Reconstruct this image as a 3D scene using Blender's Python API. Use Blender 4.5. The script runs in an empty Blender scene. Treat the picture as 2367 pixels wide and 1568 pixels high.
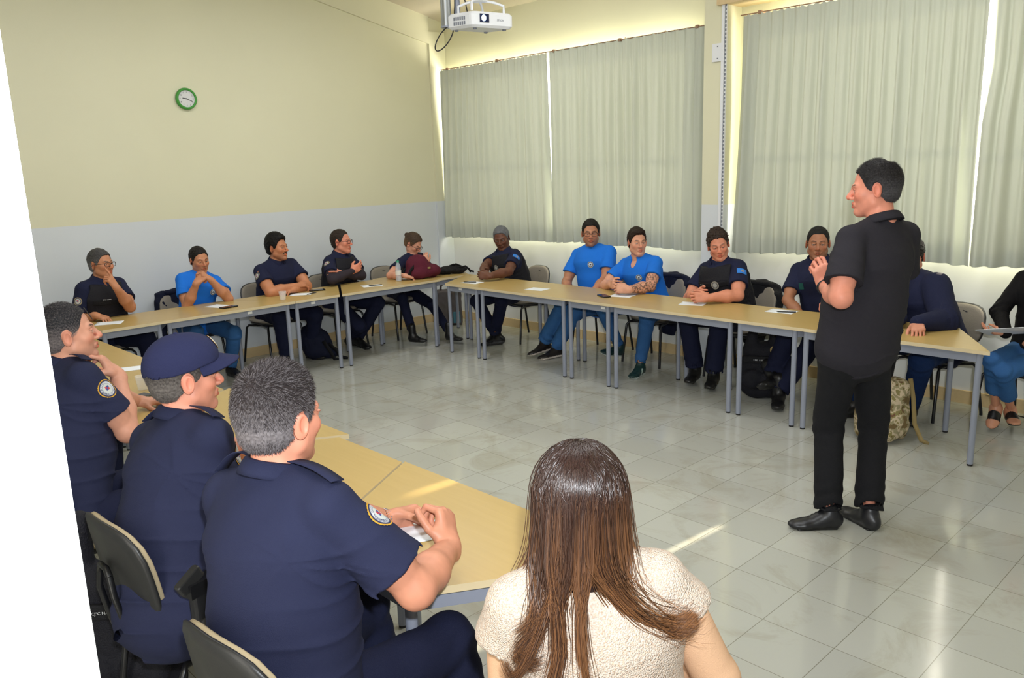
import bpy, math, random
import numpy as np
from mathutils import Vector, Matrix
from mathutils.bvhtree import BVHTree
sc = bpy.context.scene
COL = sc.collection
rnd = random.Random(7)
# ---------------------------------------------------------------- camera
CAM = Vector((-6.6385, -8.0373, 1.90))
cr = Vector((0.7201, -0.6931, -0.0326)); cu = Vector((0.1677, 0.1285, 0.9774)); cf = Vector((0.6733, 0.7093, -0.2087))
cam = bpy.data.cameras.new('camera'); camo = bpy.data.objects.new('camera', cam); COL.objects.link(camo)
cam.sensor_width = 36.0; cam.lens = 1873.87 / 2367.0 * 36.0; cam.clip_start = 0.02
M = Matrix((cr, cu, -cf)).transposed().to_4x4(); M.translation = CAM
camo.matrix_world = M
sc.camera = camo
# ---------------------------------------------------------------- world, sun, lamps, exposure
w = bpy.data.worlds.new('sky'); sc.world = w; w.use_nodes = True
bg = w.node_tree.nodes['Background']; bg.inputs[0].default_value = (1.0, .95, .85, 1); bg.inputs[1].default_value = 4.0
def lamp(name, typ, loc, energy, color, target=None, **kw):
    l = bpy.data.lights.new(name, typ); l.energy = energy; l.color = color
    for k, v in kw.items(): setattr(l, k, v)
    o = bpy.data.objects.new(name, l); COL.objects.link(o); o.location = loc
    if target is not None:
        o.rotation_euler = (Vector(target) - Vector(loc)).to_track_quat('-Z', 'Y').to_euler()
    return o
SUN_DIR = Vector((-1.0, 0.068, -0.44))
s_ = lamp('sun', 'SUN', (6, -4, 6), 16.0, (1.0, .86, .62), angle=0.012)
s_.rotation_euler = SUN_DIR.to_track_quat('-Z', 'Y').to_euler()
for i, (cy_, ly_) in enumerate(((-2.0, 3.4), (-6.4, 4.2))):   # daylight outside each window
    lamp('window_daylight', 'AREA', (.55, cy_, 2.1), 420.0, (1.0, .94, .78), (-2, cy_, 1.9), shape='RECTANGLE', size=ly_, size_y=1.7)
for (lx, ly) in ((-2.2, -2.2), (-2.2, -5.8), (-4.6, -2.2), (-4.6, -5.8)):   # unseen fill lamps added under the ceiling to even the room light
    lamp('unseen_ceiling_fill', 'AREA', (lx, ly, 3.86), 37.0, (.97, .985, 1.0), (lx, ly, 0), shape='RECTANGLE', size=1.6, size_y=.7)
lamp('camera_flash', 'SPOT', (-6.60, -8.10, 2.10), 400.0, (.90, .95, 1.0), (-1.6, -3.0, 2.3), spot_size=math.radians(128), spot_blend=1.0, shadow_soft_size=.03)
sc.view_settings.view_transform = 'Standard'; sc.view_settings.look = 'None'
sc.view_settings.exposure = 0.0; sc.view_settings.gamma = 1.0; sc.view_settings.use_curve_mapping = False

# ---------------------------------------------------------------- materials
def lin(c): return tuple(((v / 255.0) / 12.92 if v / 255.0 <= .04045 else ((v / 255.0 + .055) / 1.055) ** 2.4) for v in c)
class NT:
    def __init__(s, name):
        s.m = bpy.data.materials.new(name); s.m.use_nodes = True; s.t = s.m.node_tree; s.b = s.t.nodes['Principled BSDF']
    def n(s, typ, **kw):
        x = s.t.nodes.new(typ)
        for k, v in kw.items():
            if k.startswith('i_'): x.inputs[int(k[2:]) if k[2:].isdigit() else k[2:]].default_value = v
            else: setattr(x, k, v)
        return x
    def l(s, a, ao, b, bi): s.t.links.new(a.outputs[ao], b.inputs[bi])
    def set(s, **kw):
        for k, v in kw.items(): s.b.inputs[k.replace('_', ' ')].default_value = v
def mat(name, col, rough=.6, metal=0, spec=.4, bump=0, bscale=60, var=0, vscale=4, lincol=False, stretch=None):
    """plain surface with optional procedural colour variation and bump"""
    N = NT(name); c = col if lincol else lin(col)
    N.set(Base_Color=(*c, 1), Roughness=rough, Metallic=metal); N.b.inputs['Specular IOR Level'].default_value = spec
    tc = N.n('ShaderNodeTexCoord')
    mp = N.n('ShaderNodeMapping'); mp.inputs['Scale'].default_value = stretch or (1, 1, 1); N.l(tc, 'Object', mp, 0)
    if var:
        no = N.n('ShaderNodeTexNoise'); no.inputs['Scale'].default_value = vscale; no.inputs['Detail'].default_value = 4; N.l(mp, 0, no, 'Vector')
        mx = N.n('ShaderNodeMix', data_type='RGBA'); mx.inputs[6].default_value = (*[v * (1 - var) for v in c], 1); mx.inputs[7].default_value = (*[min(1, v * (1 + var)) for v in c], 1)
        N.l(no, 'Fac', mx, 0); N.l(mx, 2, N.b, 'Base Color')
    if bump:
        nb = N.n('ShaderNodeTexNoise'); nb.inputs['Scale'].default_value = bscale; nb.inputs['Detail'].default_value = 3; N.l(mp, 0, nb, 'Vector')
        bp = N.n('ShaderNodeBump'); bp.inputs['Strength'].default_value = bump; bp.inputs['Distance'].default_value = .01; N.l(nb, 'Fac', bp, 'Height'); N.l(bp, 0, N.b, 'Normal')
    return N.m
def emit(name, col, strength):
    N = NT(name); N.set(Base_Color=(*lin(col), 1)); N.b.inputs['Emission Color'].default_value = (*lin(col), 1); N.b.inputs['Emission Strength'].default_value = strength; return N.m

def wall_mat(name, low=(.655, .69, .72)):
    """cream paint above 1.5 m, pale grey paint below by default, faint roller mottling"""
    N = NT(name); g = N.n('ShaderNodeNewGeometry'); sp = N.n('ShaderNodeSeparateXYZ'); N.l(g, 'Position', sp, 0)
    gt = N.n('ShaderNodeMath', operation='GREATER_THAN'); gt.inputs[1].default_value = 1.5; N.l(sp, 'Z', gt, 0)
    mx = N.n('ShaderNodeMix', data_type='RGBA'); mx.inputs[6].default_value = (*low, 1); mx.inputs[7].default_value = (.71, .69, .50, 1)
    N.l(gt, 0, mx, 0)
    no = N.n('ShaderNodeTexNoise'); no.inputs['Scale'].default_value = 1.3; no.inputs['Detail'].default_value = 5; N.l(g, 'Position', no, 'Vector')
    mr = N.n('ShaderNodeMapRange'); mr.inputs[3].default_value = .95; mr.inputs[4].default_value = 1.05; N.l(no, 'Fac', mr, 0)
    m2 = N.n('ShaderNodeVectorMath', operation='SCALE'); N.l(mx, 2, m2, 0); N.l(mr, 0, m2, 'Scale')
    N.l(m2, 0, N.b, 'Base Color')
    nb = N.n('ShaderNodeTexNoise'); nb.inputs['Scale'].default_value = 180; N.l(g, 'Position', nb, 'Vector')
    bp = N.n('ShaderNodeBump'); bp.inputs['Strength'].default_value = .08; bp.inputs['Distance'].default_value = .005; N.l(nb, 'Fac', bp, 'Height'); N.l(bp, 0, N.b, 'Normal')
    N.set(Roughness=.55); return N.m
def floor_mat():
    """waxed vinyl tiles, 30.8 cm, thin dark joints, brown scuffs"""
    N = NT('floor_vinyl'); g = N.n('ShaderNodeNewGeometry')
    mp = N.n('ShaderNodeMapping'); mp.inputs['Location'].default_value = (2.855 / .308 + 20, 5.268 / .308 + 40, 0); mp.inputs['Scale'].default_value = (1 / .308, 1 / .308, 1); N.l(g, 'Position', mp, 0)
    br = N.n('ShaderNodeTexBrick'); br.offset = 0; br.squash = 1
    br.inputs['Color1'].default_value = (0, 0, 0, 1); br.inputs['Color2'].default_value = (1, 1, 1, 1); br.inputs['Mortar'].default_value = (.5, .5, .5, 1)
    br.inputs['Scale'].default_value = 1; br.inputs['Brick Width'].default_value = 1; br.inputs['Row Height'].default_value = 1; br.inputs['Mortar Size'].default_value = .006; br.inputs['Mortar Smooth'].default_value = .3
    N.l(mp, 0, br, 'Vector')
    cr_ = N.n('ShaderNodeMix', data_type='RGBA'); cr_.inputs[6].default_value = (.425, .43, .39, 1); cr_.inputs[7].default_value = (.47, .475, .43, 1); N.l(br, 'Color', cr_, 0)
    no = N.n('ShaderNodeTexNoise'); no.inputs['Scale'].default_value = 2.2; no.inputs['Detail'].default_value = 9; no.inputs['Roughness'].default_value = .68; no.inputs['Distortion'].default_value = 1.2; N.l(g, 'Position', no, 'Vector')
    rp = N.n('ShaderNodeValToRGB'); rp.color_ramp.elements[0].position = .50; rp.color_ramp.elements[1].position = .72; rp.color_ramp.elements[0].color = (0, 0, 0, 1); rp.color_ramp.elements[1].color = (.5, .5, .5, 1); N.l(no, 'Fac', rp, 0)
    m1 = N.n('ShaderNodeMix', data_type='RGBA'); m1.inputs[7].default_value = (.27, .235, .15, 1); N.l(rp, 0, m1, 0); N.l(cr_, 2, m1, 6)
    m2 = N.n('ShaderNodeMix', data_type='RGBA'); m2.inputs[7].default_value = (.22, .215, .17, 1); N.l(br, 'Fac', m2, 0); N.l(m1, 2, m2, 6)
    N.l(m2, 2, N.b, 'Base Color')
    n2 = N.n('ShaderNodeTexNoise'); n2.inputs['Scale'].default_value = 5; n2.inputs['Detail'].default_value = 8; N.l(g, 'Position', n2, 'Vector')
    mr = N.n('ShaderNodeMapRange'); mr.inputs[3].default_value = .06; mr.inputs[4].default_value = .20; N.l(n2, 'Fac', mr, 0); N.l(mr, 0, N.b, 'Roughness')
    n3 = N.n('ShaderNodeTexNoise'); n3.inputs['Scale'].default_value = 9; n3.inputs['Detail'].default_value = 2; N.l(g, 'Position', n3, 'Vector')
    bp = N.n('ShaderNodeBump'); bp.inputs['Strength'].default_value = .05; bp.inputs['Distance'].default_value = .01; N.l(n3, 'Fac', bp, 'Height'); N.l(bp, 0, N.b, 'Normal')
    N.b.inputs['Specular IOR Level'].default_value = .75
    return N.m
def wood_mat(name, c1, c2, rough=.3):
    N = NT(name); tc = N.n('ShaderNodeTexCoord'); mp = N.n('ShaderNodeMapping'); mp.inputs['Scale'].default_value = (1.2, 16, 16); N.l(tc, 'Object', mp, 0)
    no = N.n('ShaderNodeTexNoise'); no.inputs['Scale'].default_value = 2.6; no.inputs['Detail'].default_value = 6; no.inputs['Distortion'].default_value = .6; N.l(mp, 0, no, 'Vector')
    mx = N.n('ShaderNodeMix', data_type='RGBA'); mx.inputs[6].default_value = (*c1, 1); mx.inputs[7].default_value = (*c2, 1); N.l(no, 'Fac', mx, 0); N.l(mx, 2, N.b, 'Base Color')
    N.set(Roughness=rough); N.b.inputs['Specular IOR Level'].default_value = .35; return N.m
def cloth_translucent(name, c, tr):
    N = NT(name); out = N.t.nodes['Material Output']; N.set(Base_Color=(*c, 1), Roughness=.85); N.b.inputs['Specular IOR Level'].default_value = .1
    t = N.n('ShaderNodeBsdfTranslucent'); t.inputs[0].default_value = (c[0], c[1], c[2] * .9, 1)
    mx = N.n('ShaderNodeMixShader'); mx.inputs[0].default_value = tr; N.l(N.b, 0, mx, 1); N.l(t, 0, mx, 2); N.l(mx, 0, out, 0)
    g = N.n('ShaderNodeTexCoord'); nb = N.n('ShaderNodeTexNoise'); nb.inputs['Scale'].default_value = 300; N.l(g, 'Object', nb, 'Vector')
    bp = N.n('ShaderNodeBump'); bp.inputs['Strength'].default_value = .1; bp.inputs['Distance'].default_value = .002; N.l(nb, 'Fac', bp, 'Height'); N.l(bp, 0, N.b, 'Normal')
    return N.m
def attr_mat(name, rough=.5, spec=.4, sss=0, bump=0, bscale=300):
    """colour from the mesh's own 'col' attribute"""
    N = NT(name); a = N.n('ShaderNodeAttribute', attribute_name='col'); N.l(a, 'Color', N.b, 'Base Color'); N.set(Roughness=rough); N.b.inputs['Specular IOR Level'].default_value = spec
    if sss:
        N.b.inputs['Subsurface Weight'].default_value = sss; N.b.inputs['Subsurface Radius'].default_value = (.012, .004, .002); N.b.inputs['Subsurface Scale'].default_value = 1.0
    if bump:
        tc = N.n('ShaderNodeTexCoord'); nb = N.n('ShaderNodeTexNoise'); nb.inputs['Scale'].default_value = bscale; nb.inputs['Detail'].default_value = 3; N.l(tc, 'Object', nb, 'Vector')
        bp = N.n('ShaderNodeBump'); bp.inputs['Strength'].default_value = bump; bp.inputs['Distance'].default_value = .003; N.l(nb, 'Fac', bp, 'Height'); N.l(bp, 0, N.b, 'Normal')
    return N.m
def hair_mat(name, rough=.35, spec=.6):
    N = NT(name); a = N.n('ShaderNodeAttribute', attribute_name='col'); N.l(a, 'Color', N.b, 'Base Color'); N.set(Roughness=rough); N.b.inputs['Specular IOR Level'].default_value = spec; return N.m
MT = dict(
    wall=wall_mat('wall_paint'), wallw=wall_mat('wall_paler_lower_band', (.76, .76, .73)), floor=floor_mat(), white=mat('white_paint', (236, 236, 230), .5), ceil=mat('ceiling_paint', (205, 196, 176), .7),
    wood=wood_mat('maple_laminate', (.46, .315, .105), (.53, .375, .14)), edge=mat('edge_band', (214, 196, 158), .45), steel=mat('grey_powder_coat', (139, 144, 158), .38, 0, .5),
    rubber=mat('rubber', (30, 30, 32), .7), black=mat('black_enamel', (22, 22, 24), .3, 0, .5), shell=mat('black_plastic_shell', (38, 38, 38), .42, 0, .5, .04, 260),
    beige=mat('beige_chair_fabric', (176, 160, 130), .9, 0, .2, .2, 420, .10, 40), taupe=mat('taupe_chair_vinyl', (142, 134, 122), .6, 0, .3, .2, 120), base=wood_mat('wood_baseboard', (.62, .46, .24), (.72, .55, .31), .4),
    curtain=cloth_translucent('sage_curtain', (.475, .50, .435), .02), rail=mat('curtain_rail', (150, 120, 96), .5), plastic=mat('white_plastic', (226, 228, 232), .35), label=mat('white_label', (225, 225, 222), .5),
    paper=mat('paper', (232, 236, 242), .7), pen=mat('black_pen', (16, 16, 20), .25), phone=mat('phone_black', (18, 19, 22), .15), phone2=mat('phone_grey', (92, 98, 96), .2), green=mat('green_rim', (70, 150, 62), .35),
    dial=mat('clock_dial', (215, 215, 216), .5), ink=mat('dark_ink', (60, 60, 64), .6), alu=mat('aluminium', (168, 172, 176), .3, .8), cable=mat('black_cable', (28, 26, 26), .5),
    vent=mat('vent_grey', (120, 124, 134), .6), lensblack=mat('lens_recess', (12, 24, 60), .2), glow=emit('projector_lamp', (205, 240, 255), 9.0),
    maroon=mat('maroon_canvas', (92, 34, 50), .85, 0, .2, .4, 150, .15, 9), navyb=mat('navy_canvas', (22, 26, 46), .8, 0, .2, .4, 150, .15, 8), blackb=mat('black_webbing', (20, 20, 24), .75, 0, .3, .5, 120, .2, 12),
    greyb=mat('grey_canvas', (96, 90, 90), .85, 0, .2, .3, 120), teal=mat('teal_panel', (74, 124, 142), .7), gold=mat('gold', (212, 160, 60), .3, .6), tan=mat('tan_strap', (150, 130, 84), .7),
    white_letters=mat('white_thread', (214, 216, 220), .7), ledgelamp=mat('brass', (170, 140, 80), .4, .5))
def clear_mat(name, col=(1, 1, 1), a=.25):
    N = NT(name); N.set(Base_Color=(*col, 1), Roughness=.06); N.b.inputs['Alpha'].default_value = a; return N.m
MT['clear'] = clear_mat('clear_plastic', (.95, .96, .97), .22); MT['capgreen'] = mat('green_cap', (40, 150, 110), .4)
MT['wateer'] = clear_mat('bottle_plastic', (.80, .88, .98), .35)
# ---------------------------------------------------------------- object helpers
def tag(o, label=None, cat=None, group=None, kind=None):
    if label: o['label'] = label
    if cat: o['category'] = cat
    if group: o['group'] = group
    if kind: o['kind'] = kind
    return o
def empty(name, loc, rz=0, label=None, cat=None, group=None):
    o = bpy.data.objects.new(name, None); o.empty_display_size = .1; COL.objects.link(o); o.location = loc; o.rotation_euler = (0, 0, rz)
    return tag(o, label, cat, group)
def link(name, me, m, parent=None, smooth=None):
    o = bpy.data.objects.new(name, me); COL.objects.link(o)
    if m is not None:
        for x in (m if isinstance(m, (list, tuple)) else [m]): me.materials.append(x)
    if parent is not None: o.parent = parent
    return o
class MB:
    """collects boxes, tubes, lathes into ONE mesh"""
    def __init__(s): s.v = []; s.f = []; s.mi = []; s.sm = []
    def add(s, vs, fs, mi=0, smooth=False):
        b = len(s.v); s.v += [tuple(x) for x in vs]
        for f in fs: s.f.append([b + i for i in f]); s.mi.append(mi); s.sm.append(smooth)
    def box(s, c, h, R=None, mi=0):
        vs = [Vector((sx * h[0], sy * h[1], sz * h[2])) for sx in (-1, 1) for sy in (-1, 1) for sz in (-1, 1)]
        if R is not None: vs = [R @ q for q in vs]
        vs = [q + Vector(c) for q in vs]
        s.add(vs, [(0, 1, 3, 2), (4, 6, 7, 5), (0, 4, 5, 1), (2, 3, 7, 6), (0, 2, 6, 4), (1, 5, 7, 3)], mi)
    def rbox(s, c, h, r, R=None, mi=0, seg=3):
        """rounded in the local XY plane, bevelled top and bottom"""
        pr = []
        for q, (sx, sy) in enumerate(((1, 1), (-1, 1), (-1, -1), (1, -1))):
            for k in range(seg + 1):
                a = (q + k / seg) * math.pi / 2; pr.append((sx * (h[0] - r) + r * math.cos(a), sy * (h[1] - r) + r * math.sin(a)))
        b = min(r, h[2]) * .5; n = len(pr); vs = []
        for z, k in ((-h[2], 1), (-h[2] + b, 0), (h[2] - b, 0), (h[2], 1)):
            for x, y in pr:
                f = 1 - k * b / max(h[0], h[1]); vs.append(Vector((x * f, y * f, z)))
        if R is not None: vs = [R @ q for q in vs]
        vs = [q + Vector(c) for q in vs]; fs = []
        for j in range(3):
            for i in range(n): fs.append((j * n + i, j * n + (i + 1) % n, (j + 1) * n + (i + 1) % n, (j + 1) * n + i))
        fs += [tuple(range(n))[::-1], tuple(3 * n + i for i in range(n))]
        s.add(vs, fs, mi)
    def prism(s, poly, z0, z1, mi=0, mi_side=None):
        n = len(poly); vs = [(x, y, z0) for x, y in poly] + [(x, y, z1) for x, y in poly]
        s.add(vs, [tuple(range(n))[::-1], tuple(n + i for i in range(n))], mi)
        s.add(vs, [(i, (i + 1) % n, n + (i + 1) % n, n + i) for i in range(n)], mi if mi_side is None else mi_side)
    def tube(s, pts, r, n=10, mi=0, closed=False, cap=True):
        pts = [Vector(p) for p in pts]; rs = r if isinstance(r, (list, tuple)) else [r] * len(pts); m = len(pts); vs = []; prev = None
        for i, p in enumerate(pts):
            a = pts[(i - 1) % m] if (closed or i > 0) else p; b = pts[(i + 1) % m] if (closed or i < m - 1) else p
            t = (b - a).normalized()
            if prev is None:
                u = t.orthogonal().normalized()
            else:
                u = (prev - t * prev.dot(t)); u = u.normalized() if u.length > 1e-6 else t.orthogonal().normalized()
            prev = u; w_ = t.cross(u)
            for k in range(n):
                an = 2 * math.pi * k / n; vs.append(p + (u * math.cos(an) + w_ * math.sin(an)) * rs[i])
        fs = []
        for i in range(m if closed else m - 1):
            j = (i + 1) % m
            for k in range(n): fs.append((i * n + k, i * n + (k + 1) % n, j * n + (k + 1) % n, j * n + k))
        s.add(vs, fs, mi, True)
        if cap and not closed: s.add([vs[k] for k in range(n)], [tuple(range(n))[::-1]], mi); s.add([vs[(m - 1) * n + k] for k in range(n)], [tuple(range(n))], mi)
    def lathe(s, prof, c=(0, 0, 0), n=32, mi=0, R=None, cap=False):
        vs = []
        for r, z in prof:
            for k in range(n):
                a = 2 * math.pi * k / n; q = Vector((r * math.cos(a), r * math.sin(a), z))
                vs.append((R @ q if R is not None else q) + Vector(c))
        fs = []
        for i in range(len(prof) - 1):
            for k in range(n): fs.append((i * n + k, i * n + (k + 1) % n, (i + 1) * n + (k + 1) % n, (i + 1) * n + k))
        s.add(vs, fs, mi, True)
        if cap: s.add(vs[:n], [tuple(range(n))[::-1]], mi); s.add(vs[-n:], [tuple(range(n))], mi)
    def mesh(s, name):
        me = bpy.data.meshes.new(name); me.from_pydata(s.v, [], s.f); me.polygons.foreach_set('material_index', s.mi); me.polygons.foreach_set('use_smooth', s.sm); me.update(); return me
    def build(s, name, m, parent=None): return link(name, s.mesh(name), m, parent)
def rotm(x=0, y=0, z=0):
    return Matrix.Rotation(math.radians(z), 3, 'Z') @ Matrix.Rotation(math.radians(y), 3, 'Y') @ Matrix.Rotation(math.radians(x), 3, 'X')
def copy_tree(o, parent=None):
    c = o.copy(); COL.objects.link(c)
    if parent is not None: c.parent = parent
    for ch in list(o.children): copy_tree(ch, c)
    return c
def struct(name, mb, m): o = mb.build(name, m); o['kind'] = 'structure'; return o
def textmesh(txt, size):
    cu_ = bpy.data.curves.new('lettering', 'FONT'); cu_.body = txt; cu_.size = size; cu_.align_x = 'CENTER'; cu_.align_y = 'CENTER'; cu_.extrude = 0.0; cu_.resolution_u = 2
    o = bpy.data.objects.new('lettering', cu_); COL.objects.link(o); bpy.context.view_layer.update()
    me = bpy.data.meshes.new_from_object(o.evaluated_get(bpy.context.evaluated_depsgraph_get()))
    vs = [tuple(v.co) for v in me.vertices]; fs = [tuple(p.vertices) for p in me.polygons]
    bpy.data.objects.remove(o); bpy.data.meshes.remove(me); return vs, fs
# ================================================================ the room
b = MB(); b.box((-3.6, -4.2, -.05), (4.2, 4.8, .05)); struct('floor', b, MT['floor'])
# window wall: solid pieces around two long window openings
b = MB(); OP = ((-3.62, -.11), (-8.6, -4.30)); Z0, Z1 = 1.28, 3.02
b.box((.1, -4.2, Z0 / 2), (.1, 4.8, Z0 / 2)); b.box((.1, -4.2, (Z1 + 3.95) / 2), (.1, 4.8, (3.95 - Z1) / 2))
for a, c in ((-.11, .5), (-4.30, -3.62), (-9.0, -8.6)): b.box((.1, (a + c) / 2, (Z0 + Z1) / 2), (.1, abs(c - a) / 2, (Z1 - Z0) / 2))
struct('wall_window_side', b, MT['wallw'])  # lower band set whiter than on the other walls
for k, (a, c) in enumerate(OP):
    b = MB(); n = 6 if k == 0 else 7  # unseen bars and openings, spaced to stop direct sun at curtain edges
    c = c if k else -.11
    for i in range(n + 1): y = a + (c - a) * i / n; b.box((.12, y, (Z0 + Z1) / 2), (.02, .02, (Z1 - Z0) / 2))
    for z in (Z0 + .02, 2.0): b.box((.12, (a + c) / 2, z), (.02, (c - a) / 2, .02))
    struct('window_%d' % (k + 1), b, MT['alu'])
b = MB(); b.box((-3.65, .1, 2.7), (4.25, .1, 2.7)); struct('wall_clock_side', b, MT['wall'])
b = MB(); b.box((-7.55, -2.9, 2.7), (.1, 3.1, 2.7)); b.box((-7.55, -8.0, 2.7), (.1, 1.0, 2.7)); struct('wall_left', b, MT['wall'])
b = MB(); b.box((-3.6, -9.0, 2.7), (4.2, .1, 2.7)); struct('wall_camera_side', b, MT['wall'])
# sloping ceiling: rises away from the windows
b = MB(); sl = .20; b.add([(.2, .2, 3.58), (.2, -9.1, 3.58), (-7.8, -9.1, 3.58 + 8 * sl), (-7.8, .2, 3.58 + 8 * sl)] + [(.2, .2, 3.7), (.2, -9.1, 3.7), (-7.8, -9.1, 3.7 + 8 * sl), (-7.8, .2, 3.7 + 8 * sl)],
    [(0, 1, 2, 3), (7, 6, 5, 4), (0, 4, 5, 1), (1, 5, 6, 2), (2, 6, 7, 3), (3, 7, 4, 0)])
struct('ceiling', b, MT['ceil'])
# plastered frame round the clock wall: corner column and raking beam
b = MB(); b.box((-.115, -.012, 1.75), (.125, .016, 1.75)); struct('trim_1', b, MT['wall'])
b = MB(); L = [(-.24, 3.36), (-7.4, 3.36 + 7.16 * .22), (-7.4, 5.2), (-.24, 5.2)]
b.add([(x, 0.004, z) for x, z in L] + [(x, -.03, z) for x, z in L], [(0, 1, 2, 3)[::-1], (4, 5, 6, 7), (0, 4, 5, 1)[::-1], (1, 5, 6, 2), (2, 6, 7, 3), (3, 7, 4, 0)]); struct('trim_2', b, MT['wall'])
# pillar between the curtains with beaded conduit, blank plate
b = MB(); b.box((-.07, -3.955, 1.8), (.15, .115, 1.8)); struct('wall_pillar', b, MT['wall'])
t = empty('cable_conduit', (-.225, -4.055, 0), 0, 'white plastic conduit with a row of slots running up the wall pillar', 'conduit')
b = MB(); b.box((-.008, .016, 2.0), (.010, .014, 1.55)); b.box((-.010, -.014, 2.0), (.008, .006, 1.55)); b.build('channel', MT['plastic'], t)
b = MB()
for i in range(92): b.box((-.020, -.012, .5 + i * .033), (.002, .006, .010))
b.build('slot_row', MT['vent'], t)
t = empty('wall_plate', (-.222, -3.985, 2.80), 0, 'blank pale square cover plate high on the wall pillar', 'cover plate'); b = MB(); b.box((-.006, 0, 0), (.006, .055, .075)); b.build('plate', MT['plastic'], t); 
for sz in (-.05, .05): b = MB(); b.box((-.013, 0, sz), (.002, .005, .005)); b.build('screw', MT['vent'], t)
for k, (x0, x1) in enumerate(((-7.4, -.24),)):
    b = MB(); b.box(((x0 + x1) / 2, -.010, .05), ((x1 - x0) / 2, .012, .05)); struct('baseboard_clock_side', b, MT['base'])
b = MB(); b.box((-.010, -4.5, .05), (.012, 4.4, .05)); struct('baseboard_window_side', b, MT['base'])
# half open door beside the camera: white leaf with a raised panel edge
d0 = Vector((-6.545, -7.592, 0)); dv = Vector((-.93, -.36, 0)).normalized(); ang = math.degrees(math.atan2(dv.y, dv.x)); R = rotm(0, 0, ang)
b = MB(); c = d0 + dv * .42 + Vector((0, 0, 1.35)); b.box(c, (.42, .02, 1.35), R); c2 = d0 + dv * .45 + Vector((0, 0, 1.35)) + R @ Vector((0, -.024, 0)); b.box(c2, (.30, .008, 1.15), R); struct('door_1', b, MT['white'])
# ---------------------------------------------------------------- curtains
def curtain(y0, y1, z0, z1, seed, label, xtop=-.13, lean=(0, 0), bill=0):
    r = random.Random(seed); W = abs(y1 - y0); n = int(W / .0095); m = 26; ph = [r.uniform(0, 6.28) for _ in range(6)]
    t = empty('curtain', (xtop, y0, z1), 0, label, 'curtain', None)
    vs = []; fs = []
    for j in range(m + 1):
        v = j / m; z = (z0 - z1) * v
        for i in range(n + 1):
            u = i / n; y = (y1 - y0) * u
            A = .010 + .027 * min(1, v * 3)
            s1 = u * W * 2 * math.pi
            fold = math.sin(s1 / .115 + ph[0] + .8 * math.sin(s1 / .9 + ph[1]) + .25 * v * math.sin(s1 / .5)) * .75 + math.sin(s1 / .052 + ph[2]) * (.45 * (1 - v)) + math.sin(s1 / .31 + ph[3] + v) * .55 * v + .25 * math.sin(s1 / .023 + ph[5]) * (1 - min(1, v * 6))
            x = A * fold + .012 * math.sin(v * 5 + u * 9) * v
            if bill: x -= bill * min(1, max(0, (v - .30) * 5)) * math.exp(-(u * W / .28) ** 2)
            e = 0
            if u < .5: e = lean[0] * v * (1 - 2 * u)
            else: e = lean[1] * v * (2 * u - 1)
            zb = z + (.003 * math.sin(s1 / .11 + ph[0]) + .008 * math.sin(s1 / .9 + ph[4])) * (v ** 4) + (.006 * math.sin(s1 / .06 + ph[2]) * (1 - v) ** 8)
            vs.append((x, y + e, zb))
    for j in range(m):
        for i in range(n): a = j * (n + 1) + i; fs.append((a, a + 1, a + n + 2, a + n + 1))
    b = MB(); b.add(vs, fs, 0, True); b.build('drape', MT['curtain'], t)
    k = max(2, int(W / .42))
    for i in range(k + 1): b = MB(); y = (y1 - y0) * (i + .15) / (k + .3); b.tube([(.004, y, -.012), (-.008, y, .004), (.0, y, .014), (.009, y, .004)], .0025, 6); b.build('hook', MT['rail'], t)
    return t
curtain(-.075, -1.855, 1.06, 3.05, 1, 'sage green pleated curtain nearest the room corner, left of the pillar', lean=(.06, -.045))
curtain(-1.895, -3.90, 1.07, 3.06, 2, 'sage green pleated curtain between the bright gap and the wall pillar', lean=(.0, -.0))
curtain(-4.16, -6.066, 1.08, 3.08, 3, 'wide sage green pleated curtain right of the wall pillar', lean=(.05, -.008))
curtain(-6.098, -8.7, 1.08, 3.08, 4, 'sage green pleated curtain at the right edge of the photo', lean=(-.002, 0), bill=.115)
for (a, c, z, lb) in ((-.06, -3.86, 3.058, 'thin brown curtain rail left of the pillar'), (-4.14, -8.7, 3.088, 'thin brown curtain rail right of the pillar')):
    t = empty('curtain_rail', (-.13, a, z), 0, lb, 'curtain rail'); b = MB(); b.tube([(0, 0, 0), (0, c - a, 0)], .005, 8); b.build('rod', MT['rail'], t)
    for i in range(5): b = MB(); y = (c - a) * (.04 + .92 * i / 4); b.box((.065, y, 0), (.065, .008, .006)); b.box((.0, y, .0), (.014, .014, .014)); b.build('bracket', MT['rail'], t)
# roof beam at the top of the pillar
b = MB(); b.box((-.10, -4.25, 3.20), (.17, .26, .022)); struct('trim_3', b, MT['base'])
# ---------------------------------------------------------------- clock
ck = empty('wall_clock', (-3.25, -.006, 2.635), 0, 'round green wall clock high on the cream wall', 'clock')
RX = rotm(90); b = MB(); b.lathe([(.0, -.004), (.100, -.004), (.103, .012), (.098, .030), (.088, .036), (.080, .030), (.079, .018)], n=48, R=RX); b.build('rim', MT['green'], ck)
b = MB(); b.lathe([(.0001, .020), (.080, .020)], n=48, R=RX); b.build('dial', MT['dial'], ck)
b = MB()
for h in range(1, 13):
    a = math.radians(90 - 30 * h); vs, fs = textmesh(str(h), .022); b.add([(x + .064 * math.cos(a), -.0215, y + .064 * math.sin(a)) for x, y, z in vs], [f for f in fs])
b.build('numerals', MT['ink'], ck)
for nm, deg, ln, wd in (('hour_hand', 90 - 278, .040, .0030), ('minute_hand', 90 - 114, .058, .0022)):
    a = math.radians(deg); b = MB(); b.box((math.cos(a) * ln * .42, -.024, math.sin(a) * ln * .42), (ln * .58, .001, wd), Matrix.Rotation(-a, 3, 'Y')); b.build(nm, MT['ink'], ck)
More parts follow.
